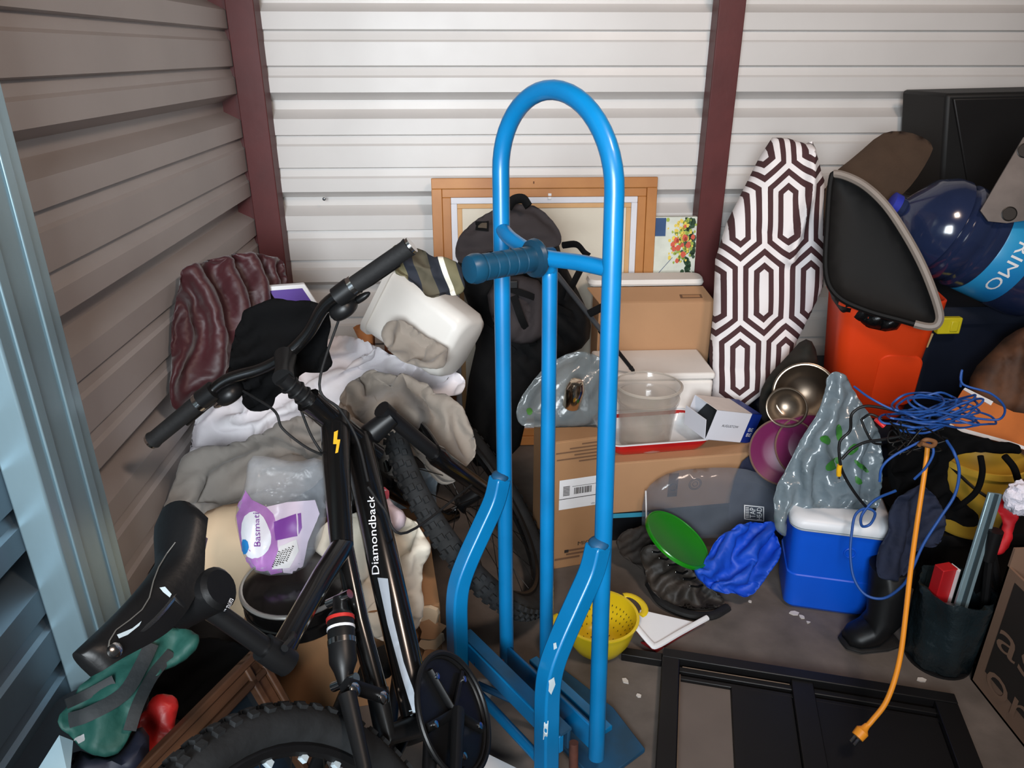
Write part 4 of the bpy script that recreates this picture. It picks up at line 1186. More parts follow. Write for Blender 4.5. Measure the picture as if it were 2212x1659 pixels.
MB().box(c, (.038, 0, 0), (0, .010, .0034), (0, -.0003, .0008)).build('stamp_print', M_ink2, t)
MB().box(c+Vector((0, -.0005, .0008)), (.030, 0, 0), (0, .006, .002), (0, -.0003, .0008)).build('stamp_print', M_card2, t)
t = thing('foam_sheet', 'white foam sheet lying on the tall cardboard box at the wall', 'foam sheet', (.55, 2.55, .655))
o = MB()
loft(o, [(.2, .045, .02, 0), (.205, .05, .03, .008), (.20, .045, .03, .022)], (yp(1392, 620, 2.55).x, 2.555, .657), x=(1, .0, 0)).build('foam_sheet_body', M_foam, t)
xl2, xr2 = yp(1300, 800, 2.2).x, yp(1544, 808, 2.2).x
t = thing('foam_box', 'long white foam box beneath the brown box and behind the clear buckets', 'box', ((xl2+xr2)/2, 2.31, 0))
MB().abox((xl2, 2.2, 0), (xr2, 2.415, .43)).build('box_body', M_foam, t, bevel=.012, seg=3)
MB().abox((xl2-.003, 2.197, .432), (xr2+.003, 2.416, .456)).build('box_lid', M_foam, t, bevel=.008, seg=3)
# tall box with shipping label
tall = CB('cardboard_box', 'upright brown cardboard box with white shipping label behind the blue hand truck', 'box', (1192, 1231), (1289, 1214), 957, .20, 0, mat('mid_cardboard', (158, 118, 82), .82, var=.06, bump=.06, bscale=90))
sl = tall.rect('shipping_label', .11, .485, .9, .715, M_paper)
tall.rect('label_rule', .11, .565, .9, .57, M_ink, .002, sl)
tall.rect('label_rule', .38, .655, .9, .658, M_ink, .002, sl)
rb_ = random.Random(3)
xx = .42
while xx < .80:
    w_ = rb_.choice((.008, .012, .02)); tall.rect('barcode_bar', xx, .595, xx+w_, .645, M_ink, .002, sl); xx += w_+rb_.choice((.008, .012))
for k in range(7): tall.rect('barcode_bar', .19, .592+k*.011, .33, .598+k*.011, M_ink, .002, sl)
tall.text('USA', .80, .497, .88, .012, M_ink)
for k, (u0, u1) in enumerate(((.55, .95), (.30, .95), (.02, .95), (.40, .95), (.04, .9), (.5, .95))):
    tall.rect('printed_line', u0, .965-.025*k, u1, .975-.025*k, M_ink2, .0018)
tall.text('MICHI', .55, .175, .96, .03, M_ink)
for k, (u0, u1) in enumerate(((.28, .88), (.30, .85), (.05, .6))): tall.rect('printed_line', u0, .135-.03*k, u1, .15-.03*k, M_ink2, .0018)
tall.rect('printed_square', .26, .128, .35, .152, M_ink, .002)
# flat black box + long box
flat = CB('flat_black_box', 'flat black box on the floor underneath the long brown box', 'box', (1290, 1170), (1640, 1150), 1108, .225, 0, mat('black_gloss_card', (16, 18, 22), .35), flaps=False)
flat.rect('cyan_stripe', .05, .80, .30, .95, mat('cyan_print', (60, 150, 180), .4))
lz = flat.h
lng = CB('cardboard_box', 'long brown cardboard box with recycling mark holding the red tray', 'box', (1296, 1112), (1625, 1083), 1004, .205, lz, M_card)
ri = lng.p((1447-1296)/330, .45, .002)
def recyc(c, r):
    for k in range(3):
        a = math.radians(90+120*k); b = math.radians(90+120*k+95)
        P = [c+lng.ex*r*math.cos(a+(b-a)*i/5)+Vector((0, 0, r*math.sin(a+(b-a)*i/5))) for i in range(6)]
        MB().tube(P, r*.2, 5, flat=(1, .15), up=-lng.ey).build('recycling_arrow', M_ink, lng.t)
recyc(ri, .012)
lng.rect('recycling_panel', .425, .25, .488, .72, M_ink2, .001)
lng.text('RECYCLE', .428, .26, .486, .07, M_ink)
for R_ in (.020, .016, .008):
    MB().torus(lng.p(.60, .47, .001), lng.ey, R_, .0012, 28, 4).build('round_stamp', M_ink2, lng.t)
ltz = lz+lng.h+.003
# red tray
tc2 = Vector((.528, 2.074, ltz))
t = thing('serving_tray', 'red enamel tray with white inside on the long brown box', 'tray', tc2)
loft(MB(), [(.135, .084, .03, .001), (.145, .094, .035, .012), (.163, .107, .04, .043)], tc2, x=lng.ex, cap1=False).build('tray_outside', mat('red_enamel', (186, 28, 26), .25, coat=.4), t, solid=.002)
loft(MB(), [(.13, .081, .03, .004), (.142, .092, .035, .014), (.164, .108, .04, .045), (.170, .114, .045, .047)], tc2, x=lng.ex, cap1=False).build('tray_inside', mat('white_enamel', (226, 228, 230), .25, coat=.3), t)
loft(MB(), [(.166, .11, .042, .044), (.171, .115, .045, .046), (.171, .115, .045, .049), (.165, .109, .042, .049)], tc2, x=lng.ex, cap0=False, cap1=False).build('tray_rim', M_paper, t, solid=.001)
# clear buckets
M_clear = plastic_film('smoky_clear_plastic', (186, 172, 158), .30, .12, 30, .15)
bc = zp(1396, 962, ltz+.006)+Vector((0, .03, 0))
bk_h = hz(Vector((bc.x, bc.y, ltz)), 835)-ltz
t = thing('clear_bucket', 'nested clear plastic buckets standing in the red tray', 'bucket', bc)
for k, (dz, m_) in enumerate(((0, M_clear), (.014, M_clear))):
    r0, r1, h = .078-.003*k, .097-.003*k, bk_h-.012*k-.0
    MB().lathe([(r0, 0), (r0+.008, h*.45), (r0+.012, h*.72), (r1-.002, h*.74), (r1, h*.80), (r1-.004, h*.81), (r1+.002, h-.006), (r1+.005, h), (r1, h+.002)], bc+Vector((0, 0, dz)), n=48).build('bucket_wall' if k == 0 else 'inner_bucket', m_, t, angle=50) if False else None
    mb = MB().lathe([(r0, 0), (r0+.008, h*.45), (r0+.012, h*.72), (r1-.002, h*.74), (r1, h*.80), (r1-.004, h*.81), (r1+.002, h-.006), (r1+.005, h)], bc+Vector((0, 0, dz)), n=48)
    mb.f.pop()
    mb.build('bucket_wall' if k == 0 else 'inner_bucket', m_, t, angle=50)
    MB().torus(bc+Vector((0, 0, dz+h)), (0, 0, 1), r1+.004, .0028, 56, 6).build('bucket_rim', plastic_film('clear_rim', (200, 190, 178), .6, .15, 30, .05), t)
# white and blue carton
t = thing('product_carton', 'white and blue carton with open end resting on the red tray', 'box', zp(1560, 960, ltz))
wA, wB, wC = yp(1505, 905, 2.02), yp(1625, 900, 2.06), yp(1593, 955, 2.04)
ca_ = yp(1560, 905, 2.06)
zc = Vector((.86, .36, -.28)).normalized(); upc = Vector((.25, .05, .96)); yc = zc.cross(upc).normalized(); upc = yc.cross(zc).normalized()
hx_, hy_, hz_ = .092, .055, .05
M_wcard = mat('white_carton', (220, 220, 228), .45, var=.02); M_bcard = mat('blue_carton', (18, 42, 122), .45, var=.08)
def cc_(a, b, d): return ca_+zc*(hx_*a)+yc*(hy_*b)+upc*(hz_*d)
sgn = 1 if yc.dot(CAM-ca_) > 0 else -1
for (a0, a1, m_, nm) in ((-1, .58, M_wcard, 'white_sleeve'), (.58, 1.05, M_bcard, 'blue_end')):
    for (nm2, b0, b1, d0, d1) in (('front_panel', sgn*1, sgn*.97, -1, 1), ('rear_panel', -sgn, -sgn*.97, -1, 1), ('top_panel', -1, 1, .97, 1), ('bottom_panel', -1, 1, -1, -.97)):
        P = [cc_(a, b, d) for d in (d0, d1) for a, b in ((a0, b0), (a1, b0), (a1, b1), (a0, b1))]
        MB().hexa(P[:4], P[4:]).build(nm2 if a0 < 0 else nm, m_ if not (nm2 == 'top_panel' and a0 < 0) else mat('white_carton_top', (222, 212, 206), .5), t, smooth=False)
MB().hexa([cc_(-.9, -.9, -.9), cc_(.9, -.9, -.9), cc_(.9, .9, -.9), cc_(-.9, .9, -.9)], [cc_(-.4, -.9, .5), cc_(.9, -.9, .9), cc_(.9, .9, .9), cc_(-.4, .9, .5)]).build('dark_contents', mat('dark_insert', (22, 26, 28), .6), t, smooth=False)
P = [cc_(-1, sgn*.95, -1), cc_(-1, -sgn*.95, -1), cc_(-1.25, -sgn*.9, .25), cc_(-1.25, sgn*.9, .25)]
MB().add(P, [[0, 1, 2, 3]]).build('open_flap', M_wcard, t, solid=.002, smooth=False)
rt = (1 if (zc.dot(CR) > 0) else -1)
text3('lettering', 'AUGUSTOW', cc_(-.55, sgn*1.02, -.05), zc*(hx_*.75), upc*.008, M_ink, t)
for k in range(2):
    text3('lettering', 'BE', cc_(.70, sgn*1.02, -.2-.35*k), zc*(hx_*.22), upc*.012, M_paper, t)
# grocery bag with steel shaker
M_gbag = plastic_film('grey_grocery_film', (122, 130, 133), .6, .2, 14, .5)
t = thing('grocery_bag', 'translucent grey grocery bag with steel shaker inside on the labelled box', 'bag', (.21, 1.92, tall.h))
gbb = puff('bag_film', [(1112, 915), (1115, 870), (1140, 835), (1165, 800), (1200, 770), (1245, 755), (1285, 762), (1312, 780), (1318, 850), (1312, 930), (1290, 950), (1230, 950), (1160, 945)],
          yp(1215, 870, 1.92), (0, -.93, .36), .075, M_gbag, t, Tb=.07, edge=.08, fold=(.010, 9, 2.6, 30), step=.014, crumple=(1.25, 120), seed=101, floor=tall.h+.0035, ridges=[([(1200, 920), (1240, 905), (1300, 880)], .012, .01), ([(1140, 850), (1200, 780), (1250, 760)], .012, .012)])
gtr = bvh(gbb)
for P in ([(1136, 885), (1148, 880), (1152, 892), (1142, 898)], [(1205, 938), (1225, 936), (1222, 946), (1208, 948)]):
    decal('green_print', gbb, P, mat('green_print', (70, 120, 50), .5), t, 5, .002, it=1, tree=gtr)
sc_ = yp(1240, 850, 1.86); sa = Vector((.12, -.25, 1)).normalized()
MB().lathe([(.022, -.045), (.026, -.04), (.026, .02), (.018, .04), (0, .046)], sc_, sa, 24).build('steel_shaker', mat('polished_steel', (225, 205, 180), .16, metal=1, var=.05), t)
for k in range(10):
    a = k*.628
    p = sc_+sa*(.036+.004*(k % 2))+Vector((math.cos(a)*.014, math.sin(a)*.014, 0))
    MB().ell(p, (.002, 0, 0), (0, .002, 0), (0, 0, .002), 6, 4).build('shaker_hole', M_ink, t)

# ------------------------------------------------------------------ floor in the middle
# colander
M_ylw = mat('yellow_plastic', (226, 196, 30), .32, var=.04, coat=.2)
cb_ = zp(1293, 1402, 0); cb_ = Vector((cb_.x, cb_.y+.01, 0))
t = thing('colander', 'yellow plastic colander on the floor beside the blue hand truck', 'colander', cb_)
prof = [(.0, .004), (.045, .004), (.062, .018), (.078, .045), (.086, .075), (.090, .098)]
mb = MB().lathe([(0, 0), (.048, 0), (.066, .014), (.082, .043), (.090, .074), (.094, .098), (.099, .100), (.099, .103), (.092, .103), (.086, .076), (.078, .046), (.062, .019), (.044, .006), (0, .006)], cb_, n=48)
mb.build('bowl', M_ylw, t, angle=50)
mb = MB()
for (rr, hh, cnt) in ((.0845, .070, 44), (.080, .054, 40), (.0725, .038, 34), (.063, .022, 26), (.045, .0075, 18), (.03, .0075, 12)):
    for k in range(cnt):
        a = 2*math.pi*k/cnt
        c = cb_+Vector((math.cos(a)*rr, math.sin(a)*rr, hh)); inw = Vector((-math.cos(a), -math.sin(a), .6)).normalized()
        s1 = Vector((-math.sin(a), math.cos(a), 0)); s2 = inw.cross(s1)
        ln = .0032 if hh > .03 else .0022
        mb.add([c+inw*.0012+s1*(.0014*math.cos(q))+s2*(ln*math.sin(q)) for q in [i*math.pi/3 for i in range(6)]], [list(range(6))])
mb.build('perforations', mat('hole_shadow_olive', (70, 62, 22), .9), t, smooth=False, kind='stuff')
hd_ = Vector((.93, .36, 0)).normalized()
for s_ in (1, -1):
    d_ = hd_*s_; w_ = Vector((-d_.y, d_.x, 0))
    P = [cb_+d_*(.095+.028*math.sin(math.pi*i/10))+w_*(.042*math.cos(math.pi*i/10))+Vector((0, 0, .101)) for i in range(11)]
    MB().tube(P, .006, 8, flat=(.5, 1.5)).build('handle', M_ylw, t)
# white and red dish
t = thing('plastic_dish', 'white square dish with red underside lying against the yellow colander', 'dish', zp(1440, 1365, 0))
A_, B_, C_, D_ = zp(1382, 1318, .05), zp(1500, 1345, .02), zp(1412, 1400, .018), zp(1374, 1358, .05)
MB().hexa([p-Vector((0, 0, .012)) for p in (D_, C_, B_, A_)], [p-Vector((0, 0, .002)) for p in (D_, C_, B_, A_)]).build('dish_underside', mat('dark_red_plastic', (140, 26, 30), .35), t, bevel=.003)
MB().hexa([p-Vector((0, 0, .002)) for p in (D_, C_, B_, A_)], [p+Vector((0, 0, .003)) for p in (D_, C_, B_, A_)]).build('dish_face', M_paper, t, bevel=.002)
rimp = curve([D_+Vector((0, 0, .006)), C_*.8+D_*.2+Vector((0, -.004, .006)), C_+Vector((.008, 0, .008)), C_*.5+B_*.5+Vector((.01, -.004, .01)), zp(1528, 1334, .03)], 6)
MB().tube(rimp, .006, 8, flat=(1, 1.3)).build('dish_rim', M_paper, t)
MB().prism([rimp[6]-Vector((0, 0, .002)), rimp[12]-Vector((0, 0, .002)), rimp[-1]-Vector((0, 0, .002)), zp(1522, 1345, .0), zp(1418, 1410, .0), zp(1385, 1390, 0)][::1], Vector((0, .006, 0))).build('dish_side', mat('dark_red_plastic2', (140, 26, 30), .35), t, smooth=False)
# boot
M_boot = mat('dark_leather', (58, 51, 45), .6, col2=(28, 25, 22), nscale=14, bump=.3, bscale=50)
t = thing('hiking_boot', 'dark brown leather hiking boot lying on the floor beneath the green lid', 'boot', zp(1440, 1280, 0))
def loftline(name, cents, m, parent, n=18):
    """cents: (point, width vector, height vector)"""
    mb = MB()
    for c, a, b in cents: mb.v += [Vector(c)+Vector(a)*math.cos(2*math.pi*j/n)+Vector(b)*math.sin(2*math.pi*j/n) for j in range(n)]
    m_ = len(cents)
    for i in range(m_-1):
        for j in range(n): mb.f.append([i*n+j, i*n+(j+1) % n, (i+1)*n+(j+1) % n, (i+1)*n+j])
    mb.f += [list(range(n))[::-1], list(range((m_-1)*n, m_*n))]
    return mb.build(name, m, parent, angle=80)
up = Vector((0, 0, 1))
bo = puff('boot_upper', [(1390, 1225), (1378, 1195), (1400, 1170), (1435, 1180), (1470, 1205), (1510, 1240), (1548, 1275), (1572, 1302), (1552, 1322), (1495, 1325), (1440, 1308), (1408, 1280), (1396, 1250)],
          zp(1470, 1255, .055), (-.05, -.62, .78), .05, M_boot, t, Tb=.05, edge=.06, fold=(.008, 12, 2, 40), seed=113, floor=.012, crumple=(1.35, 120, .012))
MB().tube(curve([zp(1402, 1262, .012), zp(1428, 1300, .011), zp(1480, 1325, .011), zp(1535, 1330, .011), zp(1572, 1312, .012)], 5), .013, 8, flat=(.8, 1)).build('boot_sole', M_rub, t)
bt2 = bvh(bo)
for k in range(6):
    a, b = (1408+k*17, 1192+k*15), (1434+k*17, 1188+k*15)
    P = [hit(bt2, *q, .004) for q in (a, ((a[0]+b[0])/2, (a[1]+b[1])/2+3), b)]
    if all(p is not None for p in P):
        MB().tube(P, .0028, 6).build('lace', M_black, t)
        MB().ell(P[0], (.003, 0, 0), (0, .003, 0), (0, 0, .003), 8, 5).build('eyelet', M_chrome, t)
for k in range(7):
    x_ = 1430+k*18
    P = [hit(bt2, x_, 1270+k*6, .003), hit(bt2, x_+4, 1290+k*4, .003), hit(bt2, x_+6, 1312+k*2, .003)]
    if all(p is not None for p in P): MB().tube(P, .0016, 5).build('mesh_cord', M_black, t)
# tongue / second dark shoe behind
o = puff('dark_shoe', [(1326, 1170), (1345, 1145), (1400, 1128), (1430, 1150), (1445, 1190), (1425, 1225), (1400, 1255), (1385, 1225), (1345, 1205)], zp(1385, 1180, .08), (0, -.7, .7), .035, mat('dark_suede', (46, 40, 36), .8, var=.2), Tb=.07, edge=.04, fold=(.008, 12, 2, 30), crumple=(1.5, 120, .012), seed=111, floor=.002)
tag(o, 'worn dark suede shoe behind the hiking boot in front of the flat black box', 'shoe')
# green lid
gc = zp(1463, 1165, .142); gv = ray(1463, 1165).normalized(); gn = (gv*-.47+(CR*.66+CU*.75).normalized()*.88).normalized()
t = thing('frisbee', 'bright green round plastic disc leaning on the hiking boot', 'lid', gc-Vector((0, 0, .07)))
ga_ = (plp(1397, 1120, gc, gn)-plp(1530, 1212, gc, gn)).length/2
M_grn = mat('green_plastic', (24, 128, 20), .28, var=.05, coat=.3)
MB().lathe([(0, 0), (ga_*.80, 0), (ga_*.86, .003), (ga_*.98, .004), (ga_, .002), (ga_, -.005), (ga_*.96, -.005), (ga_*.9, -.004), (0, -.004)], gc, gn, 56).build('lid_disc', M_grn, t)
MB().torus(gc+gn*.003, gn, ga_*.97, .003, 56, 6).build('lid_rim', M_grn, t)
# blue cloth
o = puff('blue_tarp', [(1497, 1232), (1530, 1205), (1545, 1160), (1580, 1140), (1630, 1120), (1665, 1130), (1692, 1180), (1690, 1210), (1660, 1250), (1622, 1292), (1590, 1282), (1560, 1285), (1520, 1262)],
         zp(1600, 1215, .11), (-.05, -.68, .73), .05, mat('blue_nylon', (18, 74, 190), .55, var=.12, nscale=14, bump=.2, bscale=50), Tb=.07, edge=.04, fold=(.022, 13, 2.4, 35), step=.009, crumple=(2.1, 180, .012), seed=121, floor=.002, wob=.01)
tag(o, 'crumpled royal blue nylon cloth beside the blue cooler', 'cloth')
# clear plastic clamshell
M_cl2 = plastic_film('clear_clamshell', (120, 128, 140), .30, .12, 20, .15)
t = thing('clear_container', 'clear plastic display container with white lettering by the blue cloth', 'container', zp(1540, 1165, 0))
cl = puff('shell', [(1385, 1165), (1388, 1070), (1410, 1040), (1450, 1018), (1520, 1010), (1600, 1010), (1650, 1025), (1690, 1060), (1700, 1160)], yp(1540, 1100, 1.90), (0, -1, .12), .03, M_cl2, t, Tb=.012, edge=.03, fold=(.001, 8, 2, 0), fold2=(.0005, 20), step=.02, seed=131, floor=.002)
ctr = bvh(cl)
for P in ([(1607, 1090), (1650, 1094), (1650, 1096), (1607, 1092)], [(1607, 1119), (1650, 1124), (1650, 1126), (1607, 1121)], [(1607, 1090), (1609, 1090), (1609, 1121), (1607, 1121)], [(1648, 1094), (1650, 1094), (1650, 1126), (1648, 1126)]):
    decal('label_border', cl, P, M_paper, t, 6, .002, tree=ctr)
textpx('lettering', cl, 'HEAD', (1645, 1122), (1645, 1096), 11, M_paper, t, .003, tree=ctr)
textpx('lettering', cl, 'TAP', (1631, 1118), (1631, 1096), 12, M_paper, t, .003, tree=ctr)
textpx('lettering', cl, 'lllllll', (1617, 1117), (1617, 1095), 7, M_paper, t, .003, tree=ctr)
MB().tube([hit(ctr, 1396, 1060, .003), hit(ctr, 1398, 1120, .003)], .0025, 6).build('moulded_ridge', M_paper, t) if hit(ctr, 1396, 1060) and hit(ctr, 1398, 1120) else None
# cooler
M_cool = mat('blue_cooler_plastic', (6, 84, 206), .4, var=.04)
c0, c1 = zp(1690, 1312), zp(1872, 1338)
cx_ = (c1-c0); cw = cx_.length; cx_.normalize(); cyv = Vector((-cx_.y, cx_.x, 0))
cdp = .17
cc = (c0+c1)/2+cyv*cdp/2
ch = hz(c0, 1140)
t = thing('cooler', 'small royal blue cooler box with a white lid on the floor', 'cooler', cc)
loft(MB(), [(cw/2-.012, cdp/2-.012, .02, 0), (cw/2-.002, cdp/2-.002, .025, .012), (cw/2+.004, cdp/2+.004, .025, ch*.44), (cw/2+.001, cdp/2+.001, .025, ch*.45), (cw/2+.009, cdp/2+.009, .03, ch)], cc, x=cx_).build('cooler_body', M_cool, t, angle=35)
loft(MB(), [(cw/2+.012, cdp/2+.012, .03, ch), (cw/2+.018, cdp/2+.018, .035, ch+.006), (cw/2+.018, cdp/2+.018, .035, ch+.026), (cw/2+.008, cdp/2+.008, .035, ch+.038), (cw/2-.02, cdp/2-.02, .03, ch+.04)], cc, x=cx_).build('cooler_lid', mat('white_cooler_lid', (220, 222, 226), .4, var=.03), t, angle=50)
loft(MB(), [(cw/2+.019, cdp/2+.019, .035, ch+.009), (cw/2+.019, cdp/2+.019, .035, ch+.011)], cc, x=cx_).build('lid_groove', mat('lid_groove_grey', (130, 140, 146), .5), t)
MB().torus(cc-cyv*(cdp/2+.008)+cx_*.03+Vector((0, 0, ch*.8)), cyv, .014, .0025, 24, 6).build('logo_recess', M_cool, t)
ctop = ch+.04
# grey grocery bag on the cooler
M_gb2 = plastic_film('grey_bag_film', (116, 130, 138), .84, .22, 12, .5)
t = thing('grocery_bag', 'grey plastic grocery bag with green leaf print standing on the cooler', 'bag', (cc.x, cc.y, ctop))
g2 = puff('bag_film', [(1668, 1120), (1672, 1060), (1700, 1010), (1730, 950), (1770, 890), (1785, 840), (1782, 815), (1805, 803), (1835, 808), (1850, 850), (1880, 890), (1905, 930), (1912, 1000), (1908, 1080), (1900, 1115), (1820, 1112), (1740, 1110), (1708, 1120), (1712, 1150), (1695, 1165), (1675, 1150)],
          yp(1800, 1000, 1.67), (-.1, -.95, .3), .06, M_gb2, t, Tb=.06, edge=.05, fold=(.014, 9, 3.2, 95), step=.012, crumple=(1.5, 150, .016), seed=141, ridges=[([(1720, 1090), (1770, 960), (1815, 850)], .016, .014), ([(1850, 1080), (1850, 960), (1825, 850)], .014, .014), ([(1690, 1130), (1690, 1060), (1740, 980)], .014, .012)])
def lid_shove(p):
    r = p-cc; u, d = r.dot(cx_), r.dot(cyv)
    if p.z > ctop+.002 or abs(u) > cw/2+.021 or abs(d) > cdp/2+.021: return None
    if u < -cw/2+.03: return p-cx_*(u+cw/2+.022)
    if p.z > ctop-.06: return Vector((p.x, p.y, ctop+.002))
    return p-cyv*(d+cdp/2+.022)
shove(g2, lid_shove)
g2t = bvh(g2)
M_leaf = mat('green_leaf_print', (52, 116, 44), .5, var=.1)
for P in ([(1804, 920), (1814, 915), (1820, 935), (1814, 955), (1806, 948)], [(1770, 945), (1785, 938), (1795, 952), (1790, 962), (1776, 956)], [(1830, 970), (1850, 955), (1858, 968), (1845, 982), (1832, 985)], [(1782, 1005), (1800, 990), (1815, 985), (1810, 1010), (1795, 1018), (1785, 1015)], [(1845, 990), (1870, 1010), (1880, 1020), (1868, 1020), (1848, 1002)], [(1846, 1025), (1860, 1035), (1862, 1045), (1850, 1047)]):
    decal('leaf_print', g2, P, M_leaf, t, 6, .002, it=1, tree=g2t)

# ------------------------------------------------------------------ right side
M_navyp = mat('navy_plastic', (14, 20, 34), .45, var=.15)
def tote(name, label, c, hx, hy, h, m, yaw=0, cat='bin', lid=True, bot=.9):
    x = Vector((math.cos(yaw), math.sin(yaw), 0))
    t = thing(name, label, cat, c)
    b = loft(MB(), [(hx*bot, hy*bot, .03, 0), (hx*.97, hy*.97, .035, h*.86)] + ([] if lid else [(hx*.98, hy*.98, .035, h*.88), (hx, hy, .035, h*.88), (hx*1.01, hy*1.01, .035, h)]), c, x=x).build('tote_body', m, t, angle=40)
    if lid: loft(MB(), [(hx*1.02, hy*1.02, .035, h*.85), (hx*1.02, hy*1.02, .035, h*.93), (hx*.97, hy*.97, .03, h)], c, x=x).build('tote_lid', m, t, angle=40)
    return t, b
t, _ = tote('storage_tote', 'dark navy plastic tote on the floor supporting the orange bin', Vector((1.275, 2.28, 0)), .36, .30, .36, M_navyp)
t2, tb2 = tote('storage_tote', 'dark navy plastic tote with yellow latch beside the orange bin', Vector((1.68, 2.36, .362)), .34, .26, .335, M_navyp)
lc = yp(2048, 702, 2.09)
M_lat = mat('yellow_latch', (190, 176, 30), .45)
lat = MB().box(lc, (.035, 0, 0), (0, .012, 0), (0, 0, .026)).build('latch', M_lat, t2, bevel=.004)
MB().box(lc+Vector((.012, -.012, 0)), (.012, 0, 0), (0, .004, 0), (0, 0, .017)).build('latch_tab', M_lat, lat, bevel=.003)
MB().box(yp(2000, 735, 2.09), (.013, 0, 0), (0, .004, 0), (.004, 0, .022)).build('sticker', mat('tan_sticker', (168, 140, 96), .6), t2)
# orange bin
ocx = yp(1885, 760, 2.12)
oc = Vector((ocx.x, 2.13, .362))
t = thing('orange_bin', 'bright orange plastic bin with moulded side panel beneath the grey tray', 'bin', oc)
yaw = math.radians(-14); oxv = Vector((math.cos(yaw), math.sin(yaw), 0)); oyv = Vector((-oxv.y, oxv.x, 0))
M_or = mat('orange_plastic', (218, 62, 18), .42, var=.05)
mb = loft(MB(), [(.098, .09, .04, 0), (.108, .1, .045, .015), (.138, .128, .05, .36), (.146, .136, .055, .362), (.148, .138, .055, .392), (.143, .133, .055, .395), (.138, .128, .05, .39), (.105, .097, .045, .02)], oc, x=oxv, cap0=True, cap1=True)
mb.build('bin_body', M_or, t, angle=45)
pn = loft(MB(), [(.062, .085, .03, 0), (.058, .081, .03, .006)], oc+oxv*.055-oyv*.106+Vector((0, 0, .14)), x=oxv, z=(-oyv+Vector((0, 0, -.1))).normalized())
pn.build('moulded_panel', M_or, t, angle=40)
# dark tray leaning in the orange bin
t = thing('grey_tray', 'large dark oval tray with pale grey rim leaning out of the orange bin', 'tray', yp(1900, 690, 2.0))
tA, tN = yp(1900, 560, 2.02), Vector((-.45, -.80, .30)).normalized()
tout = [(1795, 392), (1808, 376), (1860, 396), (1910, 440), (1955, 505), (1995, 580), (2025, 660), (2028, 695), (2005, 706), (1940, 690), (1870, 670), (1810, 640), (1785, 590), (1788, 480)]
M_dtray = mat('dark_grey_plastic', (9, 8, 8), .65, var=.12, spec=.25)
puff('tray_pan', tout, tA, tN, -.028, M_dtray, t, Tb=.036, edge=.10, fold=(0, 5, 2, 0), fold2=(0, 10), step=.02, it=2)
rim = [plp(p[0], p[1], tA, tN) for p in tout]
rim = curve([Vector(p) for p in rim], 6, closed=True)
nr = len(rim)
MB().tube(rim[4:52], .0115, 8).build('tray_rim', mat('pale_grey_rim', (128, 118, 110), .5), t)
MB().tube(rim[51:]+rim[:6], .009, 8).build('tray_rim', M_dtray, t)
o = puff('black_bag', [(1785, 600), (1800, 560), (1850, 600), (1900, 660), (1960, 690), (1930, 720), (1860, 705), (1800, 660)], yp(1860, 660, 2.06), (-.2, -.8, .5), .03, M_tbag, Tb=.04, edge=.04, fold=(.014, 12, 2, 40), seed=151)
tag(o, 'black plastic bag lining the mouth of the orange bin', 'bag')
# brown mat
o = puff('car_mat', [(1780, 420), (1800, 375), (1850, 335), (1900, 290), (1935, 281), (1985, 290), (2022, 312), (2008, 345), (1975, 395), (1945, 425), (1900, 440), (1860, 560), (1800, 620), (1785, 540)], yp(1900, 380, 2.30), (-.35, -.82, .45), .006, mat('brown_carpet', (64, 48, 36), .95, var=.2, bump=.4, bscale=160), Tb=.006, edge=.012, fold=(.006, 6, 2, 60), fold2=(.001, 30), step=.02, seed=153, sag=(0, .35, -.1))
tag(o, 'stiff brown carpet car mat curling up behind the grey tray', 'mat')
# patterned cloth
t = None
M_pat = mat('brown_white_labyrinth_cloth', (230, 224, 222), .85, var=0)
nt = M_pat.node_tree; b = nt.nodes['Principled BSDF']
uvn = nt.nodes.new('ShaderNodeUVMap'); sx = nt.nodes.new('ShaderNodeSeparateXYZ'); nt.links.new(uvn.outputs[0], sx.inputs[0])
ux, uy = N(nt, sx.outputs[0]), N(nt, sx.outputs[1])
LL, TT_ = .62, .42
rowh = 2*LL+TT_
def inset(offx, offy):
    x = ((ux+offx).fmod(1.0)-.5).abs()
    y = ((uy+offy).fmod(2*rowh)-rowh).abs()
    d1 = x*-1+.5
    d2 = ((x*(-2*TT_)+(LL+TT_))-y)/math.sqrt(1+4*TT_*TT_)
    return d1.min(d2)
ins = inset(0, 0).max(inset(.5, rowh))
st = ((ins+.058)/.23).fmod(1.0).gt(.5)
mx = nt.nodes.new('ShaderNodeMix'); mx.data_type = 'RGBA'
nt.links.new(st.s, mx.inputs[0]); mx.inputs[6].default_value = (*lin((228, 222, 222)), 1); mx.inputs[7].default_value = (*lin((68, 40, 42)), 1)
nt.links.new(mx.outputs[2], b.inputs['Base Color'])
def planar_uv(o, A, n, sc_, rotdeg=0, off=(0, 0)):
    n = Vector(n).normalized(); e1 = Vector((0, 0, 1)).cross(n).normalized(); e2 = n.cross(e1)
    base = wloc(o); me = o.data
    uv = me.uv_layers.new(name='UVMap'); ca, sa = math.cos(math.radians(rotdeg)), math.sin(math.radians(rotdeg))
    for lp in me.loops:
        w = me.vertices[lp.vertex_index].co+base-A
        a, c = w.dot(e1), w.dot(e2)
        uv.data[lp.index].uv = ((a*ca-c*sa)*sc_+off[0], (a*sa+c*ca)*sc_+off[1])
PA, PN = yp(1650, 600, 2.34), (-.12, -.96, .22)
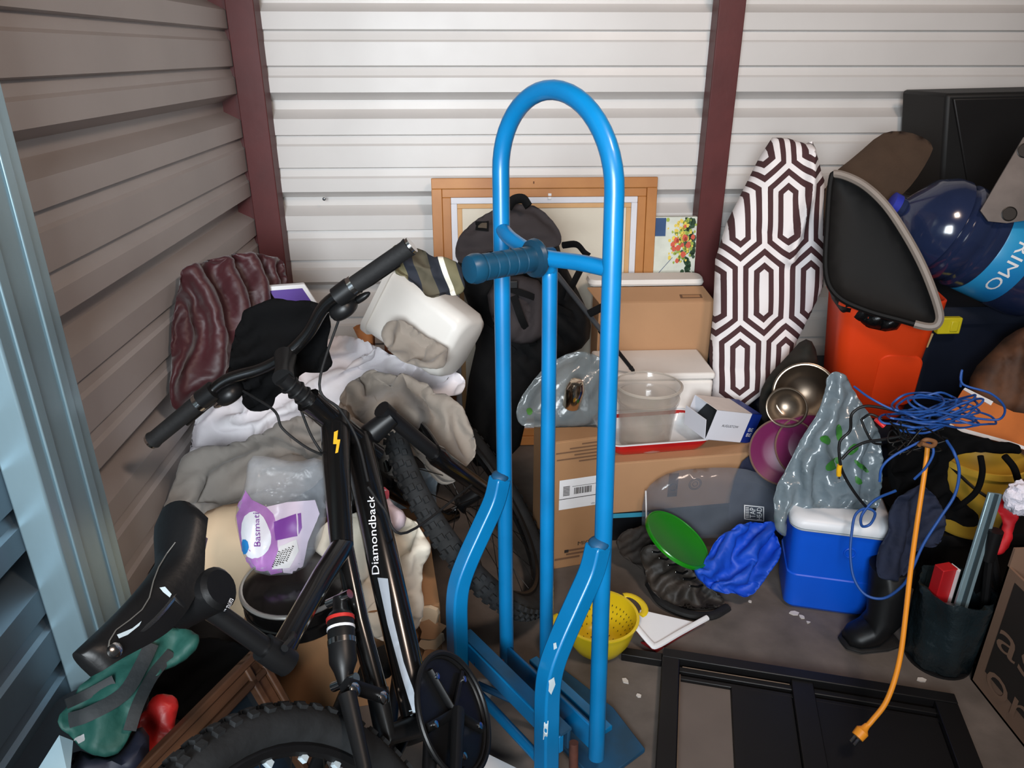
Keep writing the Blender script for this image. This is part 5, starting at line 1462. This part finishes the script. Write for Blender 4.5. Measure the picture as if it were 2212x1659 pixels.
o = puff('patterned_cloth', [(1535, 850), (1532, 760), (1540, 680), (1545, 560), (1570, 480), (1600, 420), (1640, 340), (1668, 297), (1700, 298), (1740, 310), (1755, 305), (1768, 345), (1782, 400), (1780, 520), (1778, 620), (1745, 690), (1720, 740), (1690, 800), (1650, 850), (1612, 880), (1604, 1004), (1552, 1004), (1540, 880)],
         PA, PN, .055, M_pat, Tb=.05, edge=.06, fold=(.004, 4, 4, 100), fold2=(.001, 20), step=.010, seed=161, it=0,
         ridges=[([(1745, 330), (1735, 430), (1705, 520), (1695, 560)], .035, .016), ([(1660, 350), (1640, 560), (1630, 800)], .012, .03)])
planar_uv(o, PA, PN, 1/.145, -4, (.1, .3))
tag(o, 'brown and white labyrinth patterned cloth standing folded against the red post', 'cloth')
# steel and black things at the top right
tsil = thing('steel_appliance', 'polished steel countertop appliance on the navy tote behind the water jug', 'appliance', (1.62, 2.52, .70))
M_ss = mat('stainless', (196, 188, 176), .2, metal=.9, var=.08)
loft(MB(), [(.25, .10, .03, 0), (.255, .105, .04, .02), (.255, .105, .04, .20), (.235, .09, .04, .235)], (1.66, 2.52, .70)).build('shell', M_ss, tsil, angle=40)
loft(MB(), [(.05, .005, .004, -.01), (.05, .005, .004, .09)], (1.48, 2.414, .78)).build('glass_panel', mat('pale_glass', (150, 170, 166), .1), tsil)
MB().box((1.60, 2.412, .92), (.10, 0, 0), (0, .004, 0), (0, 0, .012)).build('trim_strip', mat('cream_trim', (170, 146, 118), .5), tsil, bevel=.002)
M_case = mat('black_case', (12, 11, 11), .6, var=.2)
t = thing('black_case', 'big black equipment case on the steel appliance at the back wall', 'case', (1.75, 2.56, .936))
x0_ = yp(2042, 215, 2.45).x
MB().hexa([(x0_+.06, 2.45, .936), (x0_+.75, 2.45, .936), (x0_+.75, 2.72, .936), (x0_+.06, 2.72, .936)], [(x0_, 2.45, 1.285), (x0_+.75, 2.43, 1.30), (x0_+.75, 2.72, 1.30), (x0_, 2.72, 1.285)]).build('case_body', M_case, t, bevel=.012)
MB().hexa([(x0_+.16, 2.443, .945), (x0_+.74, 2.443, .945), (x0_+.74, 2.452, .945), (x0_+.16, 2.452, .945)], [(x0_+.02, 2.441, 1.27), (x0_+.74, 2.421, 1.285), (x0_+.74, 2.44, 1.285), (x0_+.02, 2.452, 1.27)]).build('case_panel', mat('black_case_panel', (17, 15, 15), .5), t, bevel=.004)
# grey drilled plate
t = thing('metal_plate', 'scratched grey metal plate with round holes leaning on the water jug', 'plate', yp(2150, 470, 2.05))
plA, plN = yp(2170, 390, 2.01), Vector((-.25, -.93, .25)).normalized()
P = [plp(*p, plA, plN) for p in ((2212, 296), (2118, 455), (2135, 478), (2175, 482), (2260, 470), (2290, 300))]
MB().prism(P, plN*-.006).build('plate_sheet', mat('scratched_zinc', (110, 102, 98), .45, metal=.5, var=.2, nscale=12), t, smooth=False)
for q, r_q in (((2214, 325), .018), ((2180, 462), .018)):
    p = plp(*q, plA, plN)
    MB().lathe([(r_q, 0), (r_q, .001), (0, .001)], p, plN, 20).build('drilled_hole', M_ink, t)
    MB().torus(p, plN, r_q, .002, 24, 6).build('hole_lip', M_spoke, t)
# water jug
M_jug = mat('blue_polycarbonate', (34, 44, 74), .14, var=.15, coat=.5, alpha=.93, spec=.8)
jc = yp(2092, 548, 2.12); ja = Vector((-.80, .20, .35)).normalized()
jr = .142
jc.z = .70+jr+.053
jc = jc
t = thing('water_jug', 'large blue water jug with light blue label lying on the navy tote', 'jug', (jc.x, jc.y, .70))
prof = [(0, -.235), (.10, -.235), (jr-.006, -.225), (jr, -.20), (jr, -.125), (jr-.003, -.12), (jr-.003, -.02), (jr, -.015), (jr, .005), (jr-.009, .012), (jr-.009, .028), (jr, .036), (jr, .07), (jr-.009, .077), (jr-.009, .092), (jr, .10), (jr-.004, .13), (jr-.03, .175), (.05, .215), (.03, .225), (.03, .255), (0, .255)]
jb = MB().lathe(prof, jc, ja, 56).build('jug_body', M_jug, t, angle=50)
jl = MB().lathe([(jr-.0025, -.118), (jr-.0015, -.116), (jr-.0015, -.024), (jr-.0025, -.022)], jc, ja, 56).build('jug_label', mat('aqua_label', (48, 156, 200), .35, col2=(20, 110, 180), nscale=3), t, angle=50)
MB().lathe([(.033, .24), (.034, .262), (.02, .266), (0, .266)], jc, ja, 24).build('jug_cap', mat('blue_cap', (40, 50, 150), .4), t)
jt = bvh(jb)
a0, a1 = proj(jc-ja*.07)
# lettering runs around the label
vs, fs = text2d('PRIMO')
ref = (CAM-jc); ref = (ref-ja*ref.dot(ja)).normalized(); jy = ja.cross(ref)
mb = MB()
for u, v in vs:
    an = (.5-u)*1.35-.05
    mb.v.append(jc+ja*(-.054-v*.034)+(ref*math.cos(an)+jy*math.sin(an))*(jr-.0002))
mb.f = fs
mb.build('lettering', M_paper, jl, smooth=False)
# steel bowls
M_bst = mat('worn_steel', (130, 116, 102), .32, metal=.85, var=.2, nscale=8)
for k, (px, py, Y, R_, an, lab) in enumerate(((1738, 850, 1.965, .085, (-.35, -.88, .30), 'large dull steel mixing bowl tipped on its side beside the grey grocery bag'), (1700, 880, 1.93, .055, (-.55, -.75, .25), 'small dark steel bowl between the purple plates and the patterned cloth'))):
    c = yp(px, py, Y); an = Vector(an).normalized()
    t = thing('steel_bowl', lab, 'bowl', (c.x, c.y, c.z-R_))
    MB().lathe([(0, -.075*R_/.085), (R_*.45, -.074*R_/.085), (R_*.78, -.05*R_/.085), (R_*.95, -.015), (R_, 0), (R_*1.05, .001), (R_*1.05, .003), (R_*.99, .003), (R_*.93, -.013), (R_*.76, -.046*R_/.085), (R_*.43, -.069*R_/.085), (0, -.07*R_/.085)], c, an, 44).build('bowl_shell', M_bst, t, angle=60)
    MB().torus(c+an*.002, an, R_*1.05, .0022, 48, 6).build('bowl_rim', M_bst, t)
# purple plates
M_pur = mat('plum_melamine', (104, 28, 74), .35, var=.08)
for k, (px, py, Y, R_, an, lab) in enumerate(((1695, 975, 1.905, .098, (-.38, -.86, .34), 'plum purple plate with pale rim leaning at the edge of the blue carton'), (1750, 965, 1.885, .095, (-.42, -.84, .34), 'second plum purple plate tucked behind the grey grocery bag'))):
    c = yp(px, py, Y); an = Vector(an).normalized()
    t = thing('purple_plate', lab, 'plate', (c.x, c.y, c.z-R_))
    MB().lathe([(0, 0), (R_*.6, 0), (R_*.7, .004), (R_*.97, .014), (R_, .012), (R_*.98, .008), (R_*.7, -.003), (0, -.005)], c, an, 48).build('plate_disc', M_pur, t)
    MB().torus(c+an*.013, an, R_, .003, 56, 6).build('plate_rim', mat('brown_rim', (112, 84, 74), .5), t)
o = puff('navy_duffel', [(1570, 1140), (1580, 1050), (1610, 980), (1640, 1000), (1700, 1060), (1760, 1060), (1800, 1100), (1760, 1180), (1640, 1180)], yp(1680, 1100, 1.935), (0, -1, .12), .006, mat('navy_cloth', (26, 30, 54), .8, var=.2), Tb=.018, edge=.04, fold=(.002, 9, 2, 60), seed=171, floor=.002)
tag(o, 'dark navy cloth bag behind the clear container and blue cloth', 'bag')
o = puff('camouflage_bag', [(1640, 850), (1660, 810), (1700, 770), (1735, 730), (1760, 740), (1770, 800), (1720, 830), (1690, 880), (1660, 920), (1640, 900)], yp(1700, 820, 2.08), (-.2, -.9, .35), .03, mat('dark_camouflage', (40, 32, 26), .85, col2=(18, 20, 14), nscale=24), Tb=.04, edge=.04, fold=(.012, 10, 2, 60), seed=173)
tag(o, 'dark mottled brown bag between the patterned cloth and orange bin', 'bag')
# brown printed paper bag, orange envelope, yellow bucket
o = puff('paper_bag', [(2085, 860), (2100, 800), (2140, 760), (2180, 720), (2250, 690), (2290, 760), (2295, 900), (2280, 1085), (2190, 1100), (2125, 960)], yp(2170, 820, 1.93), (-.3, -.85, .4), .05, mat('brown_black_print', (104, 66, 42), .7, col2=(22, 16, 14), nscale=9), Tb=.05, edge=.06, fold=(.012, 8, 2, 50), seed=175)
tag(o, 'brown paper bag with black print under the water jug', 'bag')
t = thing('orange_envelope', 'worn orange folder lying under the blue cord bundle', 'folder', yp(2130, 930, 1.72))
eA, eN = yp(2130, 905, 1.74), Vector((-.1, -.62, .78)).normalized()
P = [plp(*p, eA, eN) for p in ((2042, 905), (2080, 842), (2130, 862), (2190, 890), (2260, 900), (2260, 985), (2180, 958), (2060, 925))]
MB().prism(P, eN*-.008).build('folder_cover', mat('orange_card', (190, 106, 48), .6, var=.15, nscale=10), t, smooth=False)
MB().prism([plp(*p, eA+eN*.001, eN) for p in ((2080, 842), (2084, 838), (2145, 868), (2140, 876))], eN*.002).build('paper_edge', M_paper, t, smooth=False)
MB().prism([plp(*p, eA+eN*.001, eN) for p in ((2048, 912), (2056, 928), (2180, 960), (2250, 985), (2250, 978), (2180, 953), (2062, 921))], eN*.0015).build('paper_edge', M_paper, t, smooth=False)
yc_ = yp(2135, 1010, 1.66)
t = thing('yellow_bucket', 'yellow plastic bucket behind the black strap and santa hat', 'bucket', (yc_.x, yc_.y+.03, .205))
yb = Vector((yc_.x, yc_.y+.03, .205))
yh = yc_.z-.205+.02
MB().lathe([(0, 0), (.075, 0), (.08, .01), (.10, yh-.02), (.106, yh-.018), (.108, yh), (.102, yh), (.097, yh-.01), (.075, .012), (0, .012)], yb, n=40).build('bucket_body', mat('mustard_plastic', (214, 172, 62), .4, var=.06), t, angle=50)
MB().tube(curve([yb+Vector((-.105, 0, yh-.01)), yb+Vector((-.06, -.10, yh-.05)), yb+Vector((.02, -.125, yh-.075)), yb+Vector((.1, -.05, yh-.03))], 6), .004, 8).build('bucket_handle', M_bkm, t)
# black messenger bag with straps
o = puff('messenger_bag', [(1938, 905), (1965, 882), (2020, 890), (2060, 920), (2120, 945), (2212, 955), (2212, 985), (2130, 978), (2060, 985), (2050, 1050), (2090, 1090), (2130, 1110), (2110, 1150), (2040, 1120), (1990, 1120), (1955, 1090), (1932, 1060), (1926, 985)],
         yp(2000, 1010, 1.60), (-.05, -.9, .42), .04, M_black, Tb=.09, edge=.05, fold=(.016, 9, 2, 30), crumple=(1.5, 150, .016), seed=181, step=.014)
tag(o, 'black messenger bag slumped between the cooler and yellow bucket', 'bag')
t_bag = o
mbt = bvh(o)
cordpx('strap', [(2118, 985, 1.50), (2122, 1020, 1.49), (2110, 1060, 1.49), (2080, 1088, 1.50), (2060, 1100, 1.52)], .007, M_black, o)
cordpx('strap', [(2170, 985, 1.50), (2190, 1010, 1.49), (2200, 1040, 1.49)], .008, M_black, o)
# dark support box behind / below
t, _ = tote('storage_tote', 'black plastic tote on the floor beneath the messenger bag and yellow bucket', Vector((1.46, 1.80, 0)), .27, .16, .20, mat('black_tote', (14, 14, 16), .5))
# boots and jeans
M_jean = mat('navy_denim', (26, 34, 56), .85, var=.2, nscale=20, bump=.25, bscale=120)
o = puff('navy_jeans', [(1918, 1120), (1950, 1060), (2000, 1050), (2040, 1085), (2050, 1140), (2030, 1190), (1985, 1180), (1965, 1240), (1930, 1258), (1888, 1235), (1900, 1180), (1922, 1150)], yp(1970, 1150, 1.50), (-.1, -.92, .38), .045, M_jean, Tb=.05, edge=.05, fold=(.014, 9, 2.4, 60), crumple=(1.7, 150, .014), seed=191)
tag(o, 'folded navy denim jeans drooping over the tall black boot', 'jeans')
t = thing('tall_boot', 'tall black rubber boot standing on the floor right of the cooler', 'boot', zp(1880, 1385, 0))
ank = zp(1905, 1352, .05); tt_ = zp(1845, 1372, .03); shf = Vector((ank.x+.008, ank.y+.03, .215))
fd = (tt_-ank); fd.z = 0; fd.normalize(); sdv = Vector((-fd.y, fd.x, 0))
loftline('boot_shaft', [(shf, fd*.055, sdv*.05), (shf*.5+ank*.5+up*.02, fd*.05, sdv*.046), (ank+up*.03, fd*.045+up*.01, sdv*.042), (ank+fd*.03-up*.01, (up*.8+fd*.4)*.045, sdv*.042), (tt_*.6+ank*.4-up*.003, up*.034, sdv*.042), (tt_-up*.002, up*.026, sdv*.038), (tt_+fd*.02-up*.006, up*.018, sdv*.022)], mat('black_rubber_boot', (12, 13, 15), .45, var=.15), t)
loftline('boot_sole', [(ank-fd*.045-up*.044, up*.006, sdv*.034), (ank-up*.044, up*.006, sdv*.043), (tt_-up*.022, up*.007, sdv*.042), (tt_+fd*.028-up*.022, up*.006, sdv*.022)], M_rub, t)
# bag-lined bucket
M_lin = mat('dark_teal_bag', (26, 36, 40), .3, var=.3, nscale=10, bump=.6, bscale=30, bdist=.01)
lb = zp(2030, 1440, 0); lb = Vector((lb.x+.01, lb.y+.03, 0))
t = thing('lined_bucket', 'small bucket lined with a dark crinkled bag beside the tall boot', 'bucket', lb)
mb = MB().lathe([(.062, 0), (.073, .01), (.078, .08), (.082, .15), (.084, .20), (.087, .215), (.085, .225), (.077, .222), (.072, .15), (.062, .06), (0, .05)], lb, n=56, wob=lambda a, i: 1+.05*math.sin(a*7+i)+.03*math.sin(a*13+i*2.1))
mb.build('bag_liner', M_lin, t, angle=70)
MB().lathe([(.064, .0), (.076, .0), (.076, .006), (.064, .006)], lb, n=36).build('bucket_foot', M_bkm, t)
tt1 = thing('red_carton', 'small red and white carton standing in the lined bucket', 'box', lb+Vector((.0, -.02, .06)))
rc_ = yp(2046, 1228, lb.y-.01)
MB().box(rc_-Vector((0, -.004, .052)), (.02, .004, 0), (-.003, .014, 0), (-.003, -.004, .058)).build('carton', mat('red_card', (176, 24, 30), .4), tt1, bevel=.002)
MB().box(rc_-Vector((-.022, -.002, .053)), (.004, .004, 0), (-.003, .013, 0), (-.003, -.004, .056)).build('white_edge', M_paper, tt1)
b0, b1 = yp(2098, 1235, lb.y-.02), yp(2150, 1065, lb.y+.02)
tt1 = thing('steel_bar', 'flat galvanised steel bar leaning up out of the lined bucket', 'bar', b0-(b1-b0)*.6)
d_ = (b1-b0).normalized(); s_v = d_.cross(Vector((0, 1, 0))).normalized()
MB().box((b0-(b1-b0)*.6+b1)/2, d_*((b1-b0).length*.8), s_v*.017, d_.cross(s_v)*.004).build('bar', M_zinc, tt1, bevel=.002)
MB().box((b0-(b1-b0)*.6+b1)/2-Vector((0, .005, 0)), d_*((b1-b0).length*.8), s_v*.005, d_.cross(s_v)*.002).build('bar_groove', mat('dark_zinc', (70, 84, 90), .4, metal=.5), tt1)
# santa hat
o = puff('santa_hat', [(2140, 1085), (2150, 1070), (2185, 1078), (2210, 1100), (2195, 1140), (2185, 1190), (2150, 1205), (2138, 1190), (2165, 1140), (2155, 1110)], yp(2170, 1135, 1.42), (-.2, -.9, .35), .02, mat('red_felt', (196, 24, 34), .6, var=.1), Tb=.03, edge=.03, fold=(.008, 14, 2, 60), crumple=(1.3, 100), seed=201, step=.01)
tag(o, 'red santa hat with white fluffy trim hanging over the printed carton', 'hat')
fur = MB().ell(yp(2208, 1075, 1.40), (.036, 0, 0), (0, .03, 0), (0, 0, .042), 26, 16)
fur.v = [v+(v-yp(2208, 1075, 1.40)).normalized()*.012*noise.noise(v*90) for v in fur.v]
fur.build('fur_trim', mat('white_fur', (226, 222, 234), .95, bump=.8, bscale=160), o)
# printed carton at the right edge
e0, e1_ = zp(2108, 1490, 0), zp(2215, 1640, 0)
xk = (e0.x+e1_.x)/2+.012
t = thing('printed_carton', 'open brown carton with big black printed letters at the right edge', 'box', (xk+.2, 1.05, 0))
M_cdk = mat('dull_cardboard', (128, 100, 82), .85, var=.06)  # duller brown than the other cartons
zt = .34
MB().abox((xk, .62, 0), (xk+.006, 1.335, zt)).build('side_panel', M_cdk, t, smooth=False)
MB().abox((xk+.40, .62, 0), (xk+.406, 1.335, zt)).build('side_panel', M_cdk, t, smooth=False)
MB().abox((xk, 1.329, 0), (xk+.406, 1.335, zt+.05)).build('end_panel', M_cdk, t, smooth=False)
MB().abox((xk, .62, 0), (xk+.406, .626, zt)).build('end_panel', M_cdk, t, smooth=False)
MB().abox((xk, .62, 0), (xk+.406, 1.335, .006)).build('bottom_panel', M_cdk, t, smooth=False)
MB().abox((xk-.0015, .66, .06), (xk-.0005, 1.30, zt-.02)).build('black_print', M_ink, t, smooth=False)
for tx, q0_, q1_, hh in (('as', (2150, 1392), (2238, 1462), .052), ('ora', (2126, 1475), (2262, 1612), .052)):
    a_, b_ = xp(*q0_, xk-.0025), xp(*q1_, xk-.0025)
    text3('lettering', tx, a_, (0, b_.y-a_.y, 0), (0, 0, hh), M_cdk, t)
# camera tripod legs
t = thing('tripod', 'black folded tripod with thin legs beside the printed carton', 'tripod', zp(2110, 1470, 0))
ttop = yp(2140, 1185, 1.40)
tft = (Vector((1.215, 1.365, .008)), Vector((1.31, 1.37, .008)), Vector((1.25, 1.48, .008)))
for ft in tft:
    MB().tube([ttop, (ttop+ft)/2, ft], [.011, .009, .006], 8).build('leg', M_bkm, t)
    MB().ell(ft, (.012, 0, 0), (0, .012, 0), (0, 0, .008), 10, 6).build('rubber_foot', M_rub, t)
MB().tube([ttop-Vector((0, 0, .03)), ttop+Vector((0, 0, .05))], .016, 12).build('head', M_bkm, t)
for k in range(4):
    a = ttop*(1-.2*k-.1)+tft[0]*(.2*k+.1); b_ = ttop*(1-.2*k-.2)+tft[1]*(.2*k+.2)
    MB().tube([a, b_], .005, 6).build('brace', M_bkm, t)
# black flat panel frame on the floor
M_pan = mat('black_laminate', (13, 12, 13), .45, var=.2, nscale=8, rvar=.1)
M_edge = mat('chipped_edge', (120, 100, 84), .7, var=.2)
f0, f1, f2_ = zp(1432, 1398, .03), zp(2062, 1498, .03), zp(1402, 1659, .03)
ex = (f1-f0); fw = ex.length; ex.normalize(); ey = Vector((ex.y, -ex.x, 0)); up = Vector((0, 0, 1))
t = thing('panel_frame', 'black laminated cabinet back with rails lying flat on the concrete floor', 'panel', (f0+f1)/2+ey*.2)
t.location.z = 0
def fb_(x0, x1, y0, y1, z0, z1, nm, m=M_pan):
    c = Vector((f0.x, f0.y, 0))+ex*(x0+x1)/2+ey*(y0+y1)/2+up*(z0+z1)/2
    return MB().box(c, ex*(x1-x0)/2, ey*(y1-y0)/2, up*(z1-z0)/2).build(nm, m, t, bevel=.002)
fb_(0, fw, 0, .03, 0, .03, 'top_rail')
fb_(-.10, .0, .0+.012, .038, 0, .022, 'rail_end')
fb_(0, .042, .03, .62, 0, .03, 'left_stile')
fb_(.042, fw-.03, .042, .058, 0, .016, 'inner_rail')
fb_(.042, fw-.03, .066, .078, 0, .012, 'inner_rail')
fb_(.30*fw/.66, .30*fw/.66+.05, .03, .62, 0, .024, 'middle_stile')
fb_(.165, .30*fw/.66, .075, .62, 0, .012, 'back_board')
fb_(.30*fw/.66+.05, fw-.05, .075, .62, 0, .012, 'back_board')
fb_(fw-.05, fw, .03, .62, 0, .028, 'right_stile')
fb_(.043, .046, .08, .62, 0, .029, 'chipped_edge', M_edge)
fb_(.05, fw*.45, .0405, .0425, .012, .0165, 'chipped_edge', M_edge)
fb_(.043, .165, .078, .62, .001, .004, 'brown_underlay', mat('brown_board', (104, 94, 88), .7, var=.08))
# ------------------------------------------------------------------ cords
M_bc = mat('blue_cord', (34, 78, 150), .5, var=.1)
M_oc = mat('orange_cord', (226, 142, 36), .45, var=.08)
t = thing('blue_cable', 'tangled bundle of bright blue network cable over the orange folder', 'cable', yp(2040, 940, 1.62))
rg = random.Random(21)
for k in range(14):
    P = []
    cxp, cyp = rg.uniform(1975, 2060), rg.uniform(870, 915)
    a0 = rg.uniform(-.35, .25); rx, ry = rg.uniform(50, 100), rg.uniform(8, 22)
    for i in range(12):
        a = 2*math.pi*i/12
        x_, y_ = rx*math.cos(a), ry*math.sin(a)
        P.append(yp(cxp+x_*math.cos(a0)-y_*math.sin(a0), cyp+x_*math.sin(a0)+y_*math.cos(a0)+rg.uniform(-3, 3), 1.52+rg.uniform(-.02, .025)-.05*math.sin(a)))
    MB().tube(curve(P, 4, closed=True), .0026, 6, closed=True).build('cable_loop', M_bc, t)
cordpx('cable_run', [(2075, 835, 1.50), (2078, 800, 1.49), (2080, 830, 1.48), (2140, 850, 1.46), (2170, 880, 1.46), (2160, 905, 1.47), (2120, 905, 1.48), (2050, 895, 1.49)], .0026, M_bc, t)
cordpx('cable_run', [(1845, 835, 1.58), (1880, 860, 1.53), (1930, 885, 1.50), (1990, 900, 1.49)], .0026, M_bc, t)
cordpx('cable_run', [(1985, 955, 1.46), (1930, 985, 1.45), (1905, 1010, 1.45), (1900, 1040, 1.45)], .003, M_bc, t)
cordpx('cable_run', [(1985, 955, 1.46), (2010, 960, 1.44), (2016, 980, 1.43), (2000, 1010, 1.43), (1975, 1035, 1.44)], .003, M_bc, t)
cordpx('cable_run', [(2045, 952, 1.46), (2062, 980, 1.42), (2072, 1020, 1.41), (2062, 1070, 1.40), (2030, 1120, 1.39), (1995, 1175, 1.38), (1970, 1230, 1.37), (1950, 1265, 1.37), (1910, 1292, 1.38), (1870, 1285, 1.40), (1845, 1250, 1.43), (1837, 1200, 1.46), (1840, 1150, 1.49), (1848, 1112, 1.52), (1870, 1098, 1.53), (1890, 1108, 1.51), (1880, 1132, 1.48), (1862, 1136, 1.49), (1862, 1112, 1.52), (1890, 1080, 1.53), (1935, 1060, 1.50)], .0034, M_bc, t)
t = thing('extension_cord', 'orange extension cord hanging from the bag with its plug over the floor', 'cord', zp(1850, 1600, .05))
cordpx('cord', [(2004, 958, 1.46), (2000, 1000, 1.44), (1990, 1070, 1.41), (1978, 1150, 1.37), (1966, 1240, 1.31), (1956, 1330, 1.25), (1946, 1410, 1.20), (1932, 1470, 1.165), (1912, 1520, 1.14), (1885, 1555, 1.125), (1870, 1572, 1.12)], .0055, M_oc, t, 10)
pA, pB = yp(1874, 1566, 1.122), yp(1852, 1592, 1.11)
pd = (pB-pA)
MB().tube([pA, pA+pd*.3, pA+pd*.5, pB], [.006, .008, .014, .013], 12).build('plug', M_oc, t)
for s_ in (-1, 1):
    sv = pd.cross(CF).normalized()*.005*s_
    MB().box(pB+sv+pd.normalized()*.008, pd.normalized()*.009, pd.cross(CF).normalized()*.0012, CF*.003).build('plug_blade', M_chrome, t)
cordpx('cord_knot', [(1985, 962, 1.45), (2000, 950, 1.44), (2020, 955, 1.44), (2012, 964, 1.43), (1990, 958, 1.43)], .005, mat('brown_tie', (120, 80, 48), .7), t)
t = thing('audio_cable', 'black audio cable with yellow and red plugs draped over the grey grocery bag', 'cable', yp(1815, 1020, 1.55))
M_cab = mat('black_cable', (14, 14, 15), .5)
cordpx('cable', [(1945, 890, 1.50), (1900, 880, 1.53), (1865, 878, 1.55), (1840, 895, 1.55), (1836, 930, 1.55), (1814, 955, 1.55), (1815, 1000, 1.54), (1825, 1030, 1.54), (1850, 1070, 1.53), (1875, 1098, 1.53), (1892, 1100, 1.52)], .0036, M_cab, t)
cordpx('cable', [(1818, 992, 1.54), (1840, 970, 1.54), (1870, 955, 1.53), (1905, 950, 1.51), (1960, 940, 1.48)], .0036, M_cab, t)
cordpx('cable', [(1862, 905, 1.54), (1880, 895, 1.53), (1905, 905, 1.52)], .003, M_cab, t)
cordpx('cable', [(1860, 905, 1.55), (1870, 930, 1.54), (1885, 955, 1.53), (1905, 960, 1.51)], .003, M_cab, t)
cordpx('yellow_plug', [(1814, 1004, 1.54), (1812, 1016, 1.54), (1812, 1027, 1.54)], .006, mat('yellow_plug', (232, 176, 28), .35), t, 12)
cordpx('plug_pin', [(1812, 1027, 1.54), (1812, 1034, 1.54)], .003, M_chrome, t)
cordpx('red_plug', [(1892, 905, 1.52), (1902, 914, 1.515), (1910, 921, 1.51)], .006, mat('red_plug', (214, 40, 40), .35), t, 12)
rg = random.Random(8)
t = thing('wire_tangle', 'tangle of thin black wires on top of the black messenger bag', 'wires', yp(1990, 950, 1.5))
for k in range(9):
    P = [(rg.uniform(1915, 2040), rg.uniform(910, 985), 1.49+rg.uniform(-.03, .02)) for _ in range(5)]
    cordpx('wire', P, .0018, M_cab if k % 3 else M_spoke, t)
# bits on the floor
M_bits = mat('plaster_chip', (200, 194, 188), .8, var=.1)
for k, (px, py, r_q) in enumerate(((1350, 1472, .012), (1380, 1503, .007), (1715, 1325, .012), (1732, 1333, .009), (1990, 1470, .013), (1620, 1300, .006), (1205, 1420, .008), (1745, 1345, .006))):
    c = zp(px, py, 0); mb = MB()
    P = [c+Vector((math.cos(a)*r_q*rg.uniform(.5, 1.2), math.sin(a)*r_q*rg.uniform(.4, 1), .0)) for a in [i*1.047 for i in range(6)]]
    mb.prism(P, (0, 0, .003))
    tag(mb.build('plaster_chip', M_bits, smooth=False), ('small', 'tiny', 'larger', 'oval', 'small', 'small', 'small', 'tiny')[k]+' white plaster chip on the floor '+['beside the black panel rail', 'beside the black panel rail', 'in front of the cooler', 'in front of the cooler', 'beside the lined bucket', 'beside the blue cloth', 'behind the hand truck tube', 'in front of the cooler'][k], 'debris', 'white chips scattered on the floor')
t = zp(1075, 1645, .0)
o = MB().prism([zp(1036, 1628, .03), zp(1050, 1628, .03), zp(1125, 1665, .03), zp(1040, 1672, .03)], (0, 0, .002)).build('paper_sheet', M_paper, smooth=False)
tag(o, 'white paper sheet on the floor between chainring and hand truck', 'paper')
o = puff('plastic_wrap', [(1006, 1506), (1012, 1476), (1034, 1462), (1062, 1466), (1068, 1490), (1056, 1520), (1026, 1528)], zp(1038, 1494, .035), (0, -.6, .8), .02, plastic_film('crumpled_wrap', (190, 200, 205), .35, .1, 30, .8), Tb=.02, edge=.025, fold=(.01, 16, 2, 30), step=.009, seed=211, floor=.002)
tag(o, 'crumpled clear plastic wrap on the floor at the hand truck base', 'plastic wrap')
